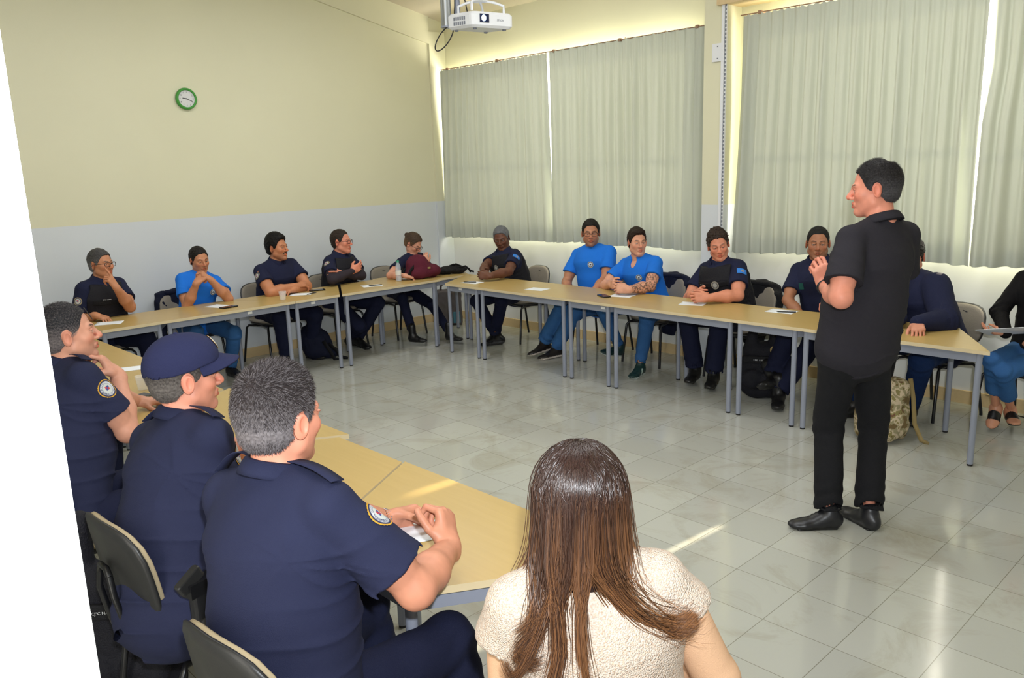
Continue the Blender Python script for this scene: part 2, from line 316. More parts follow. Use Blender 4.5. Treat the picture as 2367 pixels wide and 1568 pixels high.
b = MB(); b.lathe([(.0001, .026), (.005, .026), (.005, .02)], n=16, R=RX); b.build('hub', MT['ink'], ck)
# ---------------------------------------------------------------- projector
pj0 = Vector((-3.02, -4.03, 2.79))
pr = empty('projector', pj0, math.radians(238), 'white video projector with lit lens hanging below the ceiling', 'projector')
pr.rotation_euler = (math.radians(-3), math.radians(2), math.radians(178)); PX = Matrix.Identity(3)
b = MB(); b.rbox((0, 0, 0), (.170, .130, .046), .03); b.build('housing', MT['plastic'], pr)
b = MB(); b.box((.075, .131, .008), (.036, .003, .024)); b.build('lens_recess', MT['lensblack'], pr)
b = MB(); b.lathe([(.0001, .012), (.012, .009), (.019, 0)], (.082, .133, .008), 20, R=rotm(-90)); b.build('lens', MT['glow'], pr)
b = MB()
for i in range(6):
    for j in range(2): b.box((.1705, .055 - i * .020, .012 - j * .028), (.002, .006, .010))
b.build('side_vent', MT['vent'], pr)
b = MB()
for i in range(4): b.box((-.1705, .06, .02 - i * .012), (.002, .04, .003))
b.build('rear_vent', MT['vent'], pr)
b = MB(); vs, fs = textmesh('EPSON', .018); b.add([(-x - .055, .1315, y + .0) for x, y, z in vs], fs); b.build('lettering', MT['vent'], pr)
for sx, sy in ((.12, .09), (-.12, .09), (.12, -.09), (-.12, -.09)): b = MB(); b.lathe([(.012, -.055), (.012, -.04)], (sx, sy, 0), 12, cap=True); b.build('foot', MT['vent'], pr)
pm = empty('projector_mount', pj0 + Vector((0, 0, .05)), math.radians(178), 'white spider bracket and pole carrying the projector', 'mount')
b = MB(); b.tube([(0, 0, .08), (0, 0, 1.1)], .022, 14); b.lathe([(.05, .07), (.045, .09), (.03, .10)], n=20, cap=True); b.build('pole', MT['plastic'], pm)
for sx, sy in ((.13, .08), (-.13, .08), (.10, -.09), (-.10, -.09)): b = MB(); b.tube([(0, 0, .08), (sx * .6, sy * .6, .065), (sx, sy, .045), (sx, sy, -.004)], .008, 8); b.build('arm', MT['plastic'], pm)
cx_ = pj0 + Vector((-.155, .145, .0))
t = empty('support_column', (cx_.x, cx_.y, 2.775), 0, 'grey metal tube and flat bar hanging beside the projector', 'metal support')
b = MB(); b.tube([(0, 0, -.005), (0, 0, 1.3)], .033, 20); b.build('tube', MT['alu'], t)
b = MB(); b.tube([(0, 0, -.012), (0, 0, -.004)], .036, 20); b.build('end_cap', MT['steel'], t)
b = MB(); b.box((.17, -.16, .205), (.24, .012, .045), rotm(0, 0, -44)); b.build('flat_bar', MT['alu'], t)
b = MB(); b.tube([(.07, -.03, .0), (.07, -.03, 1.2)], .018, 12); b.build('thin_tube', MT['steel'], t)
t = empty('projector_cable', pj0, 0, 'thin black cable looping below the projector', 'cable'); lp = []
for i in range(28):
    a = i / 27 * 2 * math.pi; lp.append(Vector((-.125 - .060 * (1 - math.cos(a)) / 1 * .72, .115 + .058 * (1 - math.cos(a)) * .72, -.035 + .05 * math.sin(a) - .055 * (1 - math.cos(a)))))
b = MB(); b.tube([Vector((-.105, .12, 1.1)), Vector((-.10, .10, .4)), Vector((-.11, .11, .1)), lp[0]] + lp[1:] + [Vector((-.10, .08, -.02))], .0038, 7)
b.tube([Vector((-.10, .105, 1.1)), Vector((-.08, .09, .3)), Vector((-.045, .06, .04))], .0038, 7); b.build('cord', MT['cable'], t)
# ---------------------------------------------------------------- trapezoid tables
def table_proto():
    t = empty('trapezoid_table', (0, 0, 0)); LG, SH, D = .61, .235, .63; P4 = [(-LG, 0), (LG, 0), (SH, D), (-SH, D)]
    b = MB(); b.prism(P4, .712, .735, 0, 1); b.build('tabletop', [MT['wood'], MT['edge']], t)
    b = MB(); ins = [(-.545, .035), (.545, .035), (.215, .595), (-.215, .595)]
    for i in range(4):
        p, q = Vector((*ins[i], .683)), Vector((*ins[(i + 1) % 4], .683)); dd = q - p; b.box((p + q) / 2, (dd.length / 2, .011, .026), Matrix.Rotation(math.atan2(dd.y, dd.x), 3, 'Z'))
    b.build('apron', MT['steel'], t)
    for x, y in ins:
        b = MB(); b.tube([(x, y, .012), (x, y, .709)], .0185, 16); lg = b.build('leg', MT['steel'], t)
        b = MB(); b.tube([(x, y, 0), (x, y, .014)], .017, 12); b.build('rubber_foot', MT['rubber'], lg)
    return t
tp = table_proto(); first = [True]
def table(x, y, rz, label, group, sticker=None):
    if first[0]: t = tp; first[0] = False
    else: t = copy_tree(tp)
    t.location = (x, y, 0); t.rotation_euler = (0, 0, math.radians(rz)); tag(t, label, 'table', group)
    if sticker is not None:
        b = MB(); sx, side = sticker; 
        if side == 'long': b.box((sx, .0225, .690), (.022, .0015, .011))
        else: b.box((sx, .6075, .690), (.022, .0015, .011))
        o = b.build('asset_sticker', MT['label'], t); o['label'] = 'small white sticker'
    return t
GT, GW, GF = 'tables along the cream wall', 'tables along the window wall', 'tables nearest the camera'
table(-5.27, -1.185, 0, 'pale wood table at the far left, behind the grey-haired man with hand on chin', GT)
table(-4.415, -.62, 180, 'pale wood table in front of the man in glasses and tactical vest on the left', GT)
table(-3.57, -1.25, 0, 'pale wood table with paper and dark phone before the blue-shirted man at the wall', GT, (.17, 'long'))
table(-2.715, -.62, 180, 'pale wood table with a clear cup in front of the moustached man', GT, (.045, 'short'))
table(-1.84, -1.25, 0, 'pale wood table holding the clear water bottle and maroon backpack', GT)
table(-1.02, -.57, 180, 'pale wood table in the room corner under the black bag', GT)
table(-.77, -1.775, 90, 'pale wood table in front of the vested man sitting nearest the corner', GW, (.02, 'short'))
table(-1.40, -2.62, -90, 'pale wood table with one white sheet, in front of the blue-shirted man with glasses', GW)
table(-.77, -3.465, 90, 'pale wood table with a black phone, in front of the tattooed man', GW, (-.17, 'short'))
table(-1.40, -4.31, -90, 'pale wood table where the curly-haired vest man clasps his hands', GW)
table(-.77, -5.155, 90, 'pale wood table with paper and pen in front of the man with crossed legs', GW)
table(-1.40, -6.0, -90, 'pale wood table at the right end of the window row, beside the standing man', GW)
table(-5.43, -1.815, -90, 'pale wood table at the far end of the near row, with a loose sheet', GF)
table(-4.80, -2.665, 90, 'pale wood table in the near row with two papers, seen past the hand on chin', GF)
table(-5.43, -3.515, -90, 'pale wood table in the near row holding the tall clear cup and grey phone', GF)
table(-4.77, -4.365, 90, 'pale wood table in the near row in front of the man in the cap', GF)
table(-5.452, -5.212, -90, 'pale wood table in the near row behind the head of the nearest man', GF)
table(-4.81, -6.062, 90, 'nearest pale wood table, where the man with bracelets rests his hands', GF)
# ---------------------------------------------------------------- chairs
def chair_proto(pad):
    t = empty('stacking_chair', (0, 0, 0)); bc, bh = (.690, .185) if pad == MT['beige'] else (.655, .140); dz = bc + bh - .795
    def pad_mesh(a, bq, th, n=28, sq=3.2):
        b = MB(); rings = []
        for z, k in ((-th, .90), (-th * .4, .99), (th * .3, 1.0), (th * .8, .95), (th, .80), (th * 1.05, .01)):
            for i in range(n):
                an = 2 * math.pi * i / n; c, s = math.cos(an), math.sin(an); rr = (abs(c) ** sq + abs(s) ** sq) ** (-1 / sq); rings.append((a * rr * c * k, bq * rr * s * k, z))
        b.add(rings, [(j * n + i, j * n + (i + 1) % n, (j + 1) * n + (i + 1) % n, (j + 1) * n + i) for j in range(5) for i in range(n)] , 0, True); b.add(rings[:n], [tuple(range(n))[::-1]]); b.add(rings[-n:], [tuple(range(n))], 0, True); return b
    s = pad_mesh(.215, .205, .020); s.v = [(x, y + .0, z + .445) for x, y, z in s.v]; s.build('seat', pad, t)
    u = pad_mesh(.205, .195, .012); u.v = [(x, y, -z + .418) for x, y, z in u.v]; u.f = [f[::-1] for f in u.f]; u.build('seat_shell', MT['shell'], t)
    def bend(v, off):
        x, y, z = v; return (x, -.235 + off(z) - .0 + x * x * .9 - (y) * .20, .745 + y)
    k = pad_mesh(.200, bh, .016); k.v = [(x, -.238 + z + x * x * .8 - y * .16, bc + y) for x, y, z in k.v]; k.f = [f[::-1] for f in k.f]; k.build('backrest', pad, t)
    k = pad_mesh(.205, bh + .005, .012); k.v = [(x, -.252 - z + x * x * .8 - y * .16, bc + y) for x, y, z in k.v]; k.build('back_shell', MT['shell'], t)
    b = MB()
    for sx in (-1, 1): b.tube([(sx * .035, -.285, .70), (sx * .055, -.286, .64), (sx * .06, -.272, .56), (sx * .06, -.250, .46), (sx * .06, -.20, .405), (sx * .06, -.02, .400)], .0105, 8)
    b.tube([(-.035, -.285, .70), (-.02, -.287, .725), (.02, -.287, .725), (.035, -.285, .70)], .0105, 8); b.build('back_support', MT['black'], t)
    for sx in (-1, 1):
        b = MB(); b.tube([(sx * .15, 0, .395), (sx * .19, .155, .39), (sx * .205, .175, .365), (sx * .225, .215, .02), (sx * .2255, .216, 0)], .0115, 8); b.build('leg', MT['black'], t)
        b = MB(); b.tube([(sx * .15, 0, .395), (sx * .19, -.155, .39), (sx * .205, -.175, .365), (sx * .225, -.235, .02), (sx * .2255, -.236, 0)], .0115, 8); b.build('leg', MT['black'], t)
    for yy in (-.10, .12): b = MB(); b.tube([(-.15, yy, .395), (.15, yy, .395)], .010, 8); b.build('cross_bar', MT['black'], t)
    return t
CH = {'taupe': [chair_proto(MT['taupe']), True], 'beige': [chair_proto(MT['beige']), True]}
def chair(x, y, face, label, kind='taupe', group='stacking chairs round the tables'):
    c = CH[kind]
    if c[1]: t = c[0]; c[1] = False
    else: t = copy_tree(c[0])
    t.location = (x, y, 0); t.rotation_euler = (0, 0, math.radians(face - 90)); tag(t, label, 'chair', group); return t
chair(-4.42, -.38, -75, 'taupe chair under the man in glasses and tactical vest at the left')
chair(-3.58, -.35, -88, 'taupe chair with a dark jacket on it, under the blue-shirted man at the cream wall')
chair(-2.74, -.36, -80, 'taupe chair under the man with the moustache')
chair(-1.98, -.36, -78, 'taupe chair under the man with crossed arms')
chair(-1.16, -.36, -84, 'taupe chair under the seated woman behind the maroon backpack')
chair(-.40, -1.66, 172, 'taupe chair under the vested man sitting nearest the corner')
chair(-.36, -2.76, 184, 'taupe chair under the blue-shirted man with glasses')
chair(-.36, -3.43, 178, 'taupe chair under the tattooed man in a blue shirt')
chair(-.37, -4.36, 174, 'taupe chair under the curly-haired man in a black vest')
chair(-.36, -5.20, 180, 'taupe chair under the man with crossed legs')
chair(-.37, -5.97, 155, 'taupe chair under the man in a dark jacket behind the speaker')
chair(-.40, -6.58, 160, 'taupe chair under the woman in a black top at the right edge')
chair(-5.70, -3.15, 0, 'beige chair at the far left, mostly hidden behind the grey-haired man', 'beige')
chair(-5.78, -4.42, 2, 'beige chair under the grey-haired man with hand on chin', 'beige')
chair(-5.69, -5.44, 4, 'black-backed beige chair under the man in the cap', 'beige')
chair(-5.73, -6.31, 6, 'black-backed beige chair under the nearest man, at the bottom edge', 'beige')
chair(-5.45, -7.10, 48, 'beige chair under the long-haired woman', 'beige')
# ================================================================ smooth-blended bodies
F32 = np.float32
def nz(v): v = np.asarray(v, float); return v / (np.linalg.norm(v) + 1e-12)
def A3(*v): return np.array(v, float)
class Vol:
    """a distance field on a grid; shapes are blended in, then meshed"""
    def __init__(s, lo, hi, h):
        s.h = h; s.lo = np.asarray(lo, float) - 3 * h; s.n = np.ceil((np.asarray(hi, float) + 3 * h - s.lo) / h).astype(int) + 1
        s.a = np.full(s.n, 1.0, F32)
    def sl(s, lo, hi):
        i0 = np.clip(np.floor((lo - s.lo) / s.h).astype(int), 0, s.n); i1 = np.clip(np.ceil((hi - s.lo) / s.h).astype(int) + 1, 0, s.n)
        if np.any(i1 <= i0): return None
        ax = [(s.lo[d] + s.h * np.arange(i0[d], i1[d])).astype(F32) for d in range(3)]
        return tuple(slice(i0[d], i1[d]) for d in range(3)), ax[0][:, None, None], ax[1][None, :, None], ax[2][None, None, :]
    def put(s, pr, mode='u', k=None):
        f, lo, hi, k0 = pr; k = k0 if k is None else k; mg = k + 2.5 * s.h
        q = s.sl(lo - mg, hi + mg) if mode != 'i' else s.all()
        if q is None: return
        sl, X, Y, Z = q; d = f(X, Y, Z).astype(F32); a = s.a[sl]
        if mode == 'u':
            r = np.minimum(a, d)
            if k > 0: e = np.maximum(k - np.abs(a - d), 0) / k; r = r - e * e * (k * .25)
        elif mode == 's':
            d = -d; r = np.maximum(a, d)
            if k > 0: e = np.maximum(k - np.abs(a - d), 0) / k; r = r + e * e * (k * .25)
        elif mode == 'i':
            r = np.maximum(a, d)
        s.a[sl] = r
    def all(s): return s.sl(s.lo, s.lo + s.h * (s.n + 1))
    def noise(s, fn):
        m = np.argwhere(np.abs(s.a) < 3 * s.h + .012)
        if len(m) == 0: return
        P = s.lo + m * s.h; s.a[m[:, 0], m[:, 1], m[:, 2]] += fn(P).astype(F32)
    def nets(s):
        a = s.a; S = a < 0; n = a.shape
        c = np.zeros((n[0] - 1, n[1] - 1, n[2] - 1), np.int8)
        for i in (0, 1):
            for j in (0, 1):
                for k in (0, 1): c += S[i:n[0] - 1 + i, j:n[1] - 1 + j, k:n[2] - 1 + k]
        act = (c > 0) & (c < 8); I = np.argwhere(act)
        if len(I) == 0: return np.zeros((0, 3)), np.zeros((0, 4), int)
        idx = np.full(act.shape, -1, np.int32); idx[act] = np.arange(len(I)); del c
        cn = [(i, j, k) for i in (0, 1) for j in (0, 1) for k in (0, 1)]
        V = [a[I[:, 0] + i, I[:, 1] + j, I[:, 2] + k] for i, j, k in cn]
        acc = np.zeros((len(I), 3)); cnt = np.zeros(len(I))
        for p in range(8):
            for q in range(p + 1, 8):
                df = [cn[q][d] - cn[p][d] for d in range(3)]
                if sum(map(abs, df)) != 1: continue
                m = (V[p] < 0) != (V[q] < 0); t = np.where(m, V[p] / np.where(m, V[p] - V[q], 1), 0)
                for d in range(3): acc[:, d] += m * (cn[p][d] + t * df[d])
                cnt += m
        P = s.lo + (I + acc / cnt[:, None]) * s.h; Q = []
        for ax in range(3):
            u, v = (ax + 1) % 3, (ax + 2) % 3
            s0 = [slice(None)] * 3; s1 = [slice(None)] * 3; s0[ax] = slice(0, -1); s1[ax] = slice(1, None)
            d = S[tuple(s0)] != S[tuple(s1)]; E_ = np.argwhere(d)
            ok = (E_[:, u] > 0) & (E_[:, v] > 0) & (E_[:, u] < n[u] - 1) & (E_[:, v] < n[v] - 1); E_ = E_[ok]
            def g(du, dv):
                w_ = E_.copy(); w_[:, u] += du; w_[:, v] += dv; return idx[w_[:, 0], w_[:, 1], w_[:, 2]]
            q = np.stack([g(-1, -1), g(0, -1), g(0, 0), g(-1, 0)], 1); neg = S[E_[:, 0], E_[:, 1], E_[:, 2]]
            q[~neg] = q[~neg][:, ::-1]; Q.append(q)
        Q = np.concatenate(Q); Q = Q[(Q >= 0).all(1)]
        return P, Q
def npmesh(name, V, Q, col=None, mats=None, T=None, smooth=True):
    """numpy arrays to a mesh: Q quads, T triangles"""
    me = bpy.data.meshes.new(name); V = np.asarray(V, F32); Q = np.asarray(Q, np.int32).reshape(-1, 4); T = np.zeros((0, 3), np.int32) if T is None else np.asarray(T, np.int32).reshape(-1, 3)
    me.vertices.add(len(V)); me.vertices.foreach_set('co', V.ravel()); nl = len(Q) * 4 + len(T) * 3
    me.loops.add(nl); me.loops.foreach_set('vertex_index', np.concatenate([Q.ravel(), T.ravel()])); me.polygons.add(len(Q) + len(T))
    me.polygons.foreach_set('loop_start', np.concatenate([np.arange(len(Q)) * 4, len(Q) * 4 + np.arange(len(T)) * 3]).astype(np.int32))
    me.polygons.foreach_set('use_smooth', np.full(len(Q) + len(T), smooth)); me.update(calc_edges=True)
    if col is not None:
        at = me.color_attributes.new('col', 'FLOAT_COLOR', 'POINT'); c = np.ones((len(V), 4), F32); c[:, :3] = col; at.data.foreach_set('color', c.ravel())
    me.validate(); return me
def merge(parts):
    vs, qs, cs, b = [], [], [], 0
    for V, Q, C_ in parts: vs.append(V); qs.append(Q + b); cs.append(C_); b += len(V)
    return np.concatenate(vs), np.concatenate(qs), np.concatenate(cs)
# ---- shapes: (function, low corner, high corner, blend radius)
def cone(p, r0, q, r1, k=.015):
    p, q = np.asarray(p, float), np.asarray(q, float); v = q - p; L2 = v @ v + 1e-9; R = max(r0, r1)
    def f(X, Y, Z):
        x, y, z = X - F32(p[0]), Y - F32(p[1]), Z - F32(p[2]); t = np.clip((x * v[0] + y * v[1] + z * v[2]) / L2, 0, 1).astype(F32)
        return np.sqrt((x - t * F32(v[0])) ** 2 + (y - t * F32(v[1])) ** 2 + (z - t * F32(v[2])) ** 2) - (F32(r0) + F32(r1 - r0) * t)
    return f, np.minimum(p, q) - R, np.maximum(p, q) + R, k
def ell(c, r, M=None, k=.015):
    c = np.asarray(c, float); r = np.asarray(r, float); M = np.eye(3) if M is None else np.asarray(M, float); e = np.sqrt(((M * r[:, None]) ** 2).sum(0))
    def f(X, Y, Z):
        x, y, z = X - F32(c[0]), Y - F32(c[1]), Z - F32(c[2]); s1 = 0; s2 = 0
        for i in range(3):
            q = x * F32(M[i, 0]) + y * F32(M[i, 1]) + z * F32(M[i, 2]); s1 = s1 + (q / r[i]) ** 2; s2 = s2 + (q / r[i] ** 2) ** 2
        k0 = np.sqrt(s1); return k0 * (k0 - 1) / np.maximum(np.sqrt(s2), 1e-6)
    return f, c - e, c + e, k
def econe(p, ab0, q, ab1, side, k=.02, pw=2.0):
    """tapered limb with an elliptical section: half width a along side, b across"""
    p, q = np.asarray(p, float), np.asarray(q, float); v = q - p; L = np.linalg.norm(v); vh = v / L; sd = np.asarray(side, float); sd = nz(sd - vh * (sd @ vh)); w_ = np.cross(vh, sd); R = max(*ab0, *ab1)
    def f(X, Y, Z):
        x, y, z = X - F32(p[0]), Y - F32(p[1]), Z - F32(p[2]); h = (x * vh[0] + y * vh[1] + z * vh[2]).astype(F32); t = np.clip(h / L, 0, 1); o = h - t * F32(L)
        qs = x * F32(sd[0]) + y * F32(sd[1]) + z * F32(sd[2]); qw = x * F32(w_[0]) + y * F32(w_[1]) + z * F32(w_[2])
        a = F32(ab0[0]) + F32(ab1[0] - ab0[0]) * t; b = F32(ab0[1]) + F32(ab1[1] - ab0[1]) * t; m = np.minimum(a, b)
        s1 = (np.abs(qs) / a) ** pw + (np.abs(qw) / b) ** pw + (np.abs(o) / m) ** pw; k0 = s1 ** (1 / pw)
        s2 = np.sqrt((qs / a ** 2) ** 2 + (qw / b ** 2) ** 2 + (o / m ** 2) ** 2); return k0 * (k0 - 1) / np.maximum(s2, 1e-6)
    return f, np.minimum(p, q) - R, np.maximum(p, q) + R, k
def boxs(c, h, M=None, r=.01, k=.01):
    c = np.asarray(c, float); h = np.asarray(h, float) - r; M = np.eye(3) if M is None else np.asarray(M, float); e = np.abs(M * (h + r)[:, None]).sum(0)
    def f(X, Y, Z):
        x, y, z = X - F32(c[0]), Y - F32(c[1]), Z - F32(c[2]); q = [np.abs(x * F32(M[i, 0]) + y * F32(M[i, 1]) + z * F32(M[i, 2])) - F32(h[i]) for i in range(3)]
        return np.sqrt(sum(np.maximum(t, 0) ** 2 for t in q)) + np.minimum(np.maximum(np.maximum(q[0], q[1]), q[2]), 0) - r
    return f, c - e, c + e, k
def plane(p, nrm):
    p = np.asarray(p, float); nrm = nz(nrm)
    def f(X, Y, Z): return (X - p[0]) * nrm[0] + (Y - p[1]) * nrm[1] + (Z - p[2]) * nrm[2]
    return f, A3(-99, -99, -99), A3(99, 99, 99), 0
def torus(c, M, a, b, ra, rz, k=.008):
    """ring round axis M[2], elliptical a,b; section ra across, rz along"""
    c = np.asarray(c, float); M = np.asarray(M, float); R = max(a, b) + max(ra, rz)
    def f(X, Y, Z):
        x, y, z = X - c[0], Y - c[1], Z - c[2]; q = [x * M[i, 0] + y * M[i, 1] + z * M[i, 2] for i in range(3)]
        k0 = np.sqrt((q[0] / a) ** 2 + (q[1] / b) ** 2) + 1e-6; k1 = np.sqrt((q[0] / a ** 2) ** 2 + (q[1] / b ** 2) ** 2) + 1e-6; d = k0 * (k0 - 1) / k1
        e = np.sqrt((d / ra) ** 2 + (q[2] / rz) ** 2); return (e - 1) * min(ra, rz)
    return f, c - R, c + R, k
def rotf(f, l, u, yaw=0, pitch=0, roll=0):
    f, l, u = np.array(f, float), np.array(l, float), np.array(u, float)
    c, s = math.cos(pitch), math.sin(pitch); f, u = c * f + s * u, -s * f + c * u
    c, s = math.cos(roll), math.sin(roll); l, u = c * l + s * u, -s * l + c * u
    return f, l, u
def headframe(yaw, pitch, roll):
    y = math.radians(yaw); return rotf((math.cos(y), math.sin(y), 0), (-math.sin(y), math.cos(y), 0), (0, 0, 1), 0, math.radians(pitch), math.radians(roll))
def wob(P, sc_, seed=0):
    """cheap smooth noise, about -1..1"""
    x, y, z = P[:, 0] * sc_, P[:, 1] * sc_, P[:, 2] * sc_; s = seed * 1.7
    return (np.sin(x * 1.3 + 1.9 * np.sin(y * .9 + s) + s) * np.sin(y * 1.1 + 1.7 * np.sin(z * .8 + 2 + s)) + np.sin(z * 1.2 + 1.5 * np.sin(x + y + s)) * .6) / 1.4
# ---------------------------------------------------------------- head
def head_prims(H, Fr, g, neck, s, fem=False, ears=True):
    f, l, u = Fr; M = np.array([f, l, u]); P = lambda a, b, c: H + (f * a + l * b + u * c) * s; S = lambda *r: A3(*r) * s + g
    o = [ell(P(-.014, 0, .034), S(.099, .077, .089), M, .03), ell(P(.030, 0, -.030), S(.060, .062, .080), M, .03),
         cone(P(.005, .047, -.055), .026 * s + g, P(.060, .012, -.098), .019 * s + g, .025), cone(P(.005, -.047, -.055), .026 * s + g, P(.060, -.012, -.098), .019 * s + g, .025),
         ell(P(.070, 0, -.097), S(.020, .024, .018), M, .015)]
    if g == 0:
        k = .8 if fem else 1.0
        o += [ell(P(.058, .041, -.020), S(.024, .022, .022), M, .02), ell(P(.058, -.041, -.020), S(.024, .022, .022), M, .02),
              cone(P(.074, .036, .022), .013 * s * k, P(.086, .006, .018), .011 * s, .012), cone(P(.074, -.036, .022), .013 * s * k, P(.086, -.006, .018), .011 * s, .012),
              cone(P(.086, 0, .014), .0085 * s, P(.109, 0, -.024), .0115 * s, .008), ell(P(.108, 0, -.030), S(.0125, .0125, .010), M, .006),
              ell(P(.097, .014, -.033), S(.012, .008, .008), M, .005), ell(P(.097, -.014, -.033), S(.012, .008, .008), M, .005)]
    if ears and g == 0:
        for q in (1, -1):
            ef = nz(f * .93 - l * q * -.0 - u * .12); el = nz(l * q - f * .45); eu = np.cross(ef, el) * q; Me = np.array([nz(f * .9 + l * q * .42), nz(l * q * .9 - f * .42), nz(u - f * .18)])
            o += [ell(P(-.010, .081 * q, -.004), S(.019, .0065, .031), Me, .006)]
    if neck is not None:
        o += [cone(P(-.020, 0, -.055), (.054 if not fem else .046) * s + g, neck, (.062 if not fem else .052) * s + g, .02)]
    return o
def head_finish(V, H, Fr, s, fem=False):
    f, l, u = Fr; M = np.array([f, l, u]); P = lambda a, b, c: H + (f * a + l * b + u * c) * s; S = lambda *r: A3(*r) * s
    for q in (1, -1):
        V.put(ell(P(.088, .031 * q, .002), S(.013, .017, .0095), M, .012), 's')          # eye sockets
        V.put(ell(P(.0735, .0315 * q, .001), S(.0145, .0155, .0125), M, .004))            # eyeball under the lids
        V.put(cone(P(.0855, .043 * q, .0075), .0035 * s, P(.0885, .020 * q, .0075), .0035 * s, .004))   # upper lid
        Me = np.array([nz(f * .9 + l * q * .42), nz(l * q * .9 - f * .42), nz(u - f * .18)])
        V.put(ell(P(-.006, .088 * q, .000), S(.0105, .0065, .020), Me, .004), 's')        # ear bowl
        V.put(ell(P(.102, .008 * q, -.041), S(.004, .004, .003), M, .002), 's')           # nostrils
    V.put(cone(P(.083, .021, -.060), .0055 * s, P(.0915, .004, -.0565), .0068 * s, .006)); V.put(cone(P(.083, -.021, -.060), .0055 * s, P(.0915, -.004, -.0565), .0068 * s, .006))
    V.put(cone(P(.082, .018, -.067), .006 * s, P(.089, 0, -.070), .0085 * s, .006)); V.put(cone(P(.082, -.018, -.067), .006 * s, P(.089, 0, -.070), .0085 * s, .006))
    V.put(cone(P(.100, .020, -.0632), .0012 * s, P(.100, -.020, -.0632), .0012 * s, .004), 's')
def skin_colors(V, H, Fr, s, o):
    """pigment: skin tone, lips, brows, eyes, stubble and clipped hair, plus painted shade between the lips"""
    base = np.array(lin(o['skin'])); C_ = np.tile(base, (len(V), 1)); q = (V - H) @ np.array(Fr).T / s; a, b, c = q[:, 0], np.abs(q[:, 1]), q[:, 2]
    n = wob(V, 90, 3) * .06 + wob(V, 23, 5) * .05; C_ *= (1 + n)[:, None]
    near = (np.linalg.norm(q, axis=1) < .17)
    def mixc(m, col): m = np.clip(m, 0, 1)[:, None] * near[:, None]; C_[:] = C_ * (1 - m) + np.array(col) * m
    def blob(x, y, z, rx, ry, rz, soft=.35): d = np.sqrt(((a - x) / rx) ** 2 + ((b - y) / ry) ** 2 + ((c - z) / rz) ** 2); return np.clip((1 - d) / soft, 0, 1)
    red = base * A3(1.12, .80, .76); mixc(blob(.105, 0, -.028, .03, .022, .02) * .55 + blob(.07, .045, -.025, .04, .025, .025) * .4 + blob(-.01, .085, 0, .03, .02, .04) * .5, red)
    st = o.get('stubble', 0)
    if st: mixc(blob(.045, .02, -.088, .08, .065, .052, .5) * st, base * .35 + A3(.03, .035, .04)); 
    lip = base * A3(.95, .55, .52) if not o.get('dark') else base * A3(1.0, .75, .72)
    mixc(blob(.092, 0, -.0575, .02, .024, .0065) + blob(.090, 0, -.0695, .02, .020, .008), lip)
    mixc(blob(.100, 0, -.0632, .03, .020, .0022), base * .25)  # shade in the mouth crease painted dark
    br = np.array(lin(o['brow'])); bt = (b - .014) / .034; bz = .0215 + .006 * np.sin(np.clip(bt, 0, 1) * 2.4) ; mixc((np.clip((bt + .1) * 8, 0, 1) * np.clip((1.05 - bt) * 5, 0, 1)) * np.clip((.0048 - np.abs(c - bz)) / .0022, 0, 1) * (a > .045) * .85, br)
    if o.get('moustache'): mixc(blob(.098, .0, -.0465, .03, .030, .0065) + blob(.09, .026, -.052, .03, .009, .008), lin((22, 17, 15)))
    if o.get('beard'): mixc(blob(.060, .0, -.098, .06, .05, .034, .3) * .9 + blob(.098, .0, -.0465, .03, .026, .006), lin(o['beard']))
    # eyes
    ew = blob(.0885, .0315, .0005, .012, .0125, .0048, .25); mixc(ew * .9, A3(.62, .58, .54)); mixc(blob(.0895, .0315 - .001, .0008, .014, .0055, .0055, .3), A3(.03, .018, .012))
    mixc(np.clip((.0022 - np.abs(c - .0062)) / .0015, 0, 1) * (b > .016) * (b < .046) * (a > .06) * .8, base * .18)
    # clipped hair where the scalp shows
    hc = o.get('scalp')
    if hc is not None:
        g = hairline(c); m = np.clip((g - a) / .006, 0, 1) * np.clip((c + .058) / .03, 0, 1) * (b < .0815); m = m * o.get('scalp_k', .85); m *= ~((b > .073) & (np.abs(a + .006) < .022) & (np.abs(c) < .034)); mixc(m, lin(hc))
    return C_
def hairline(c, hi=0.0):
    return np.interp(c, [-.08, -.055, -.035, -.012, .006, .03, .055, .075, .088, .11], [-.055, -.045, -.032, .000, .030, .044, .054, .066 - hi, .080 - hi, .10])
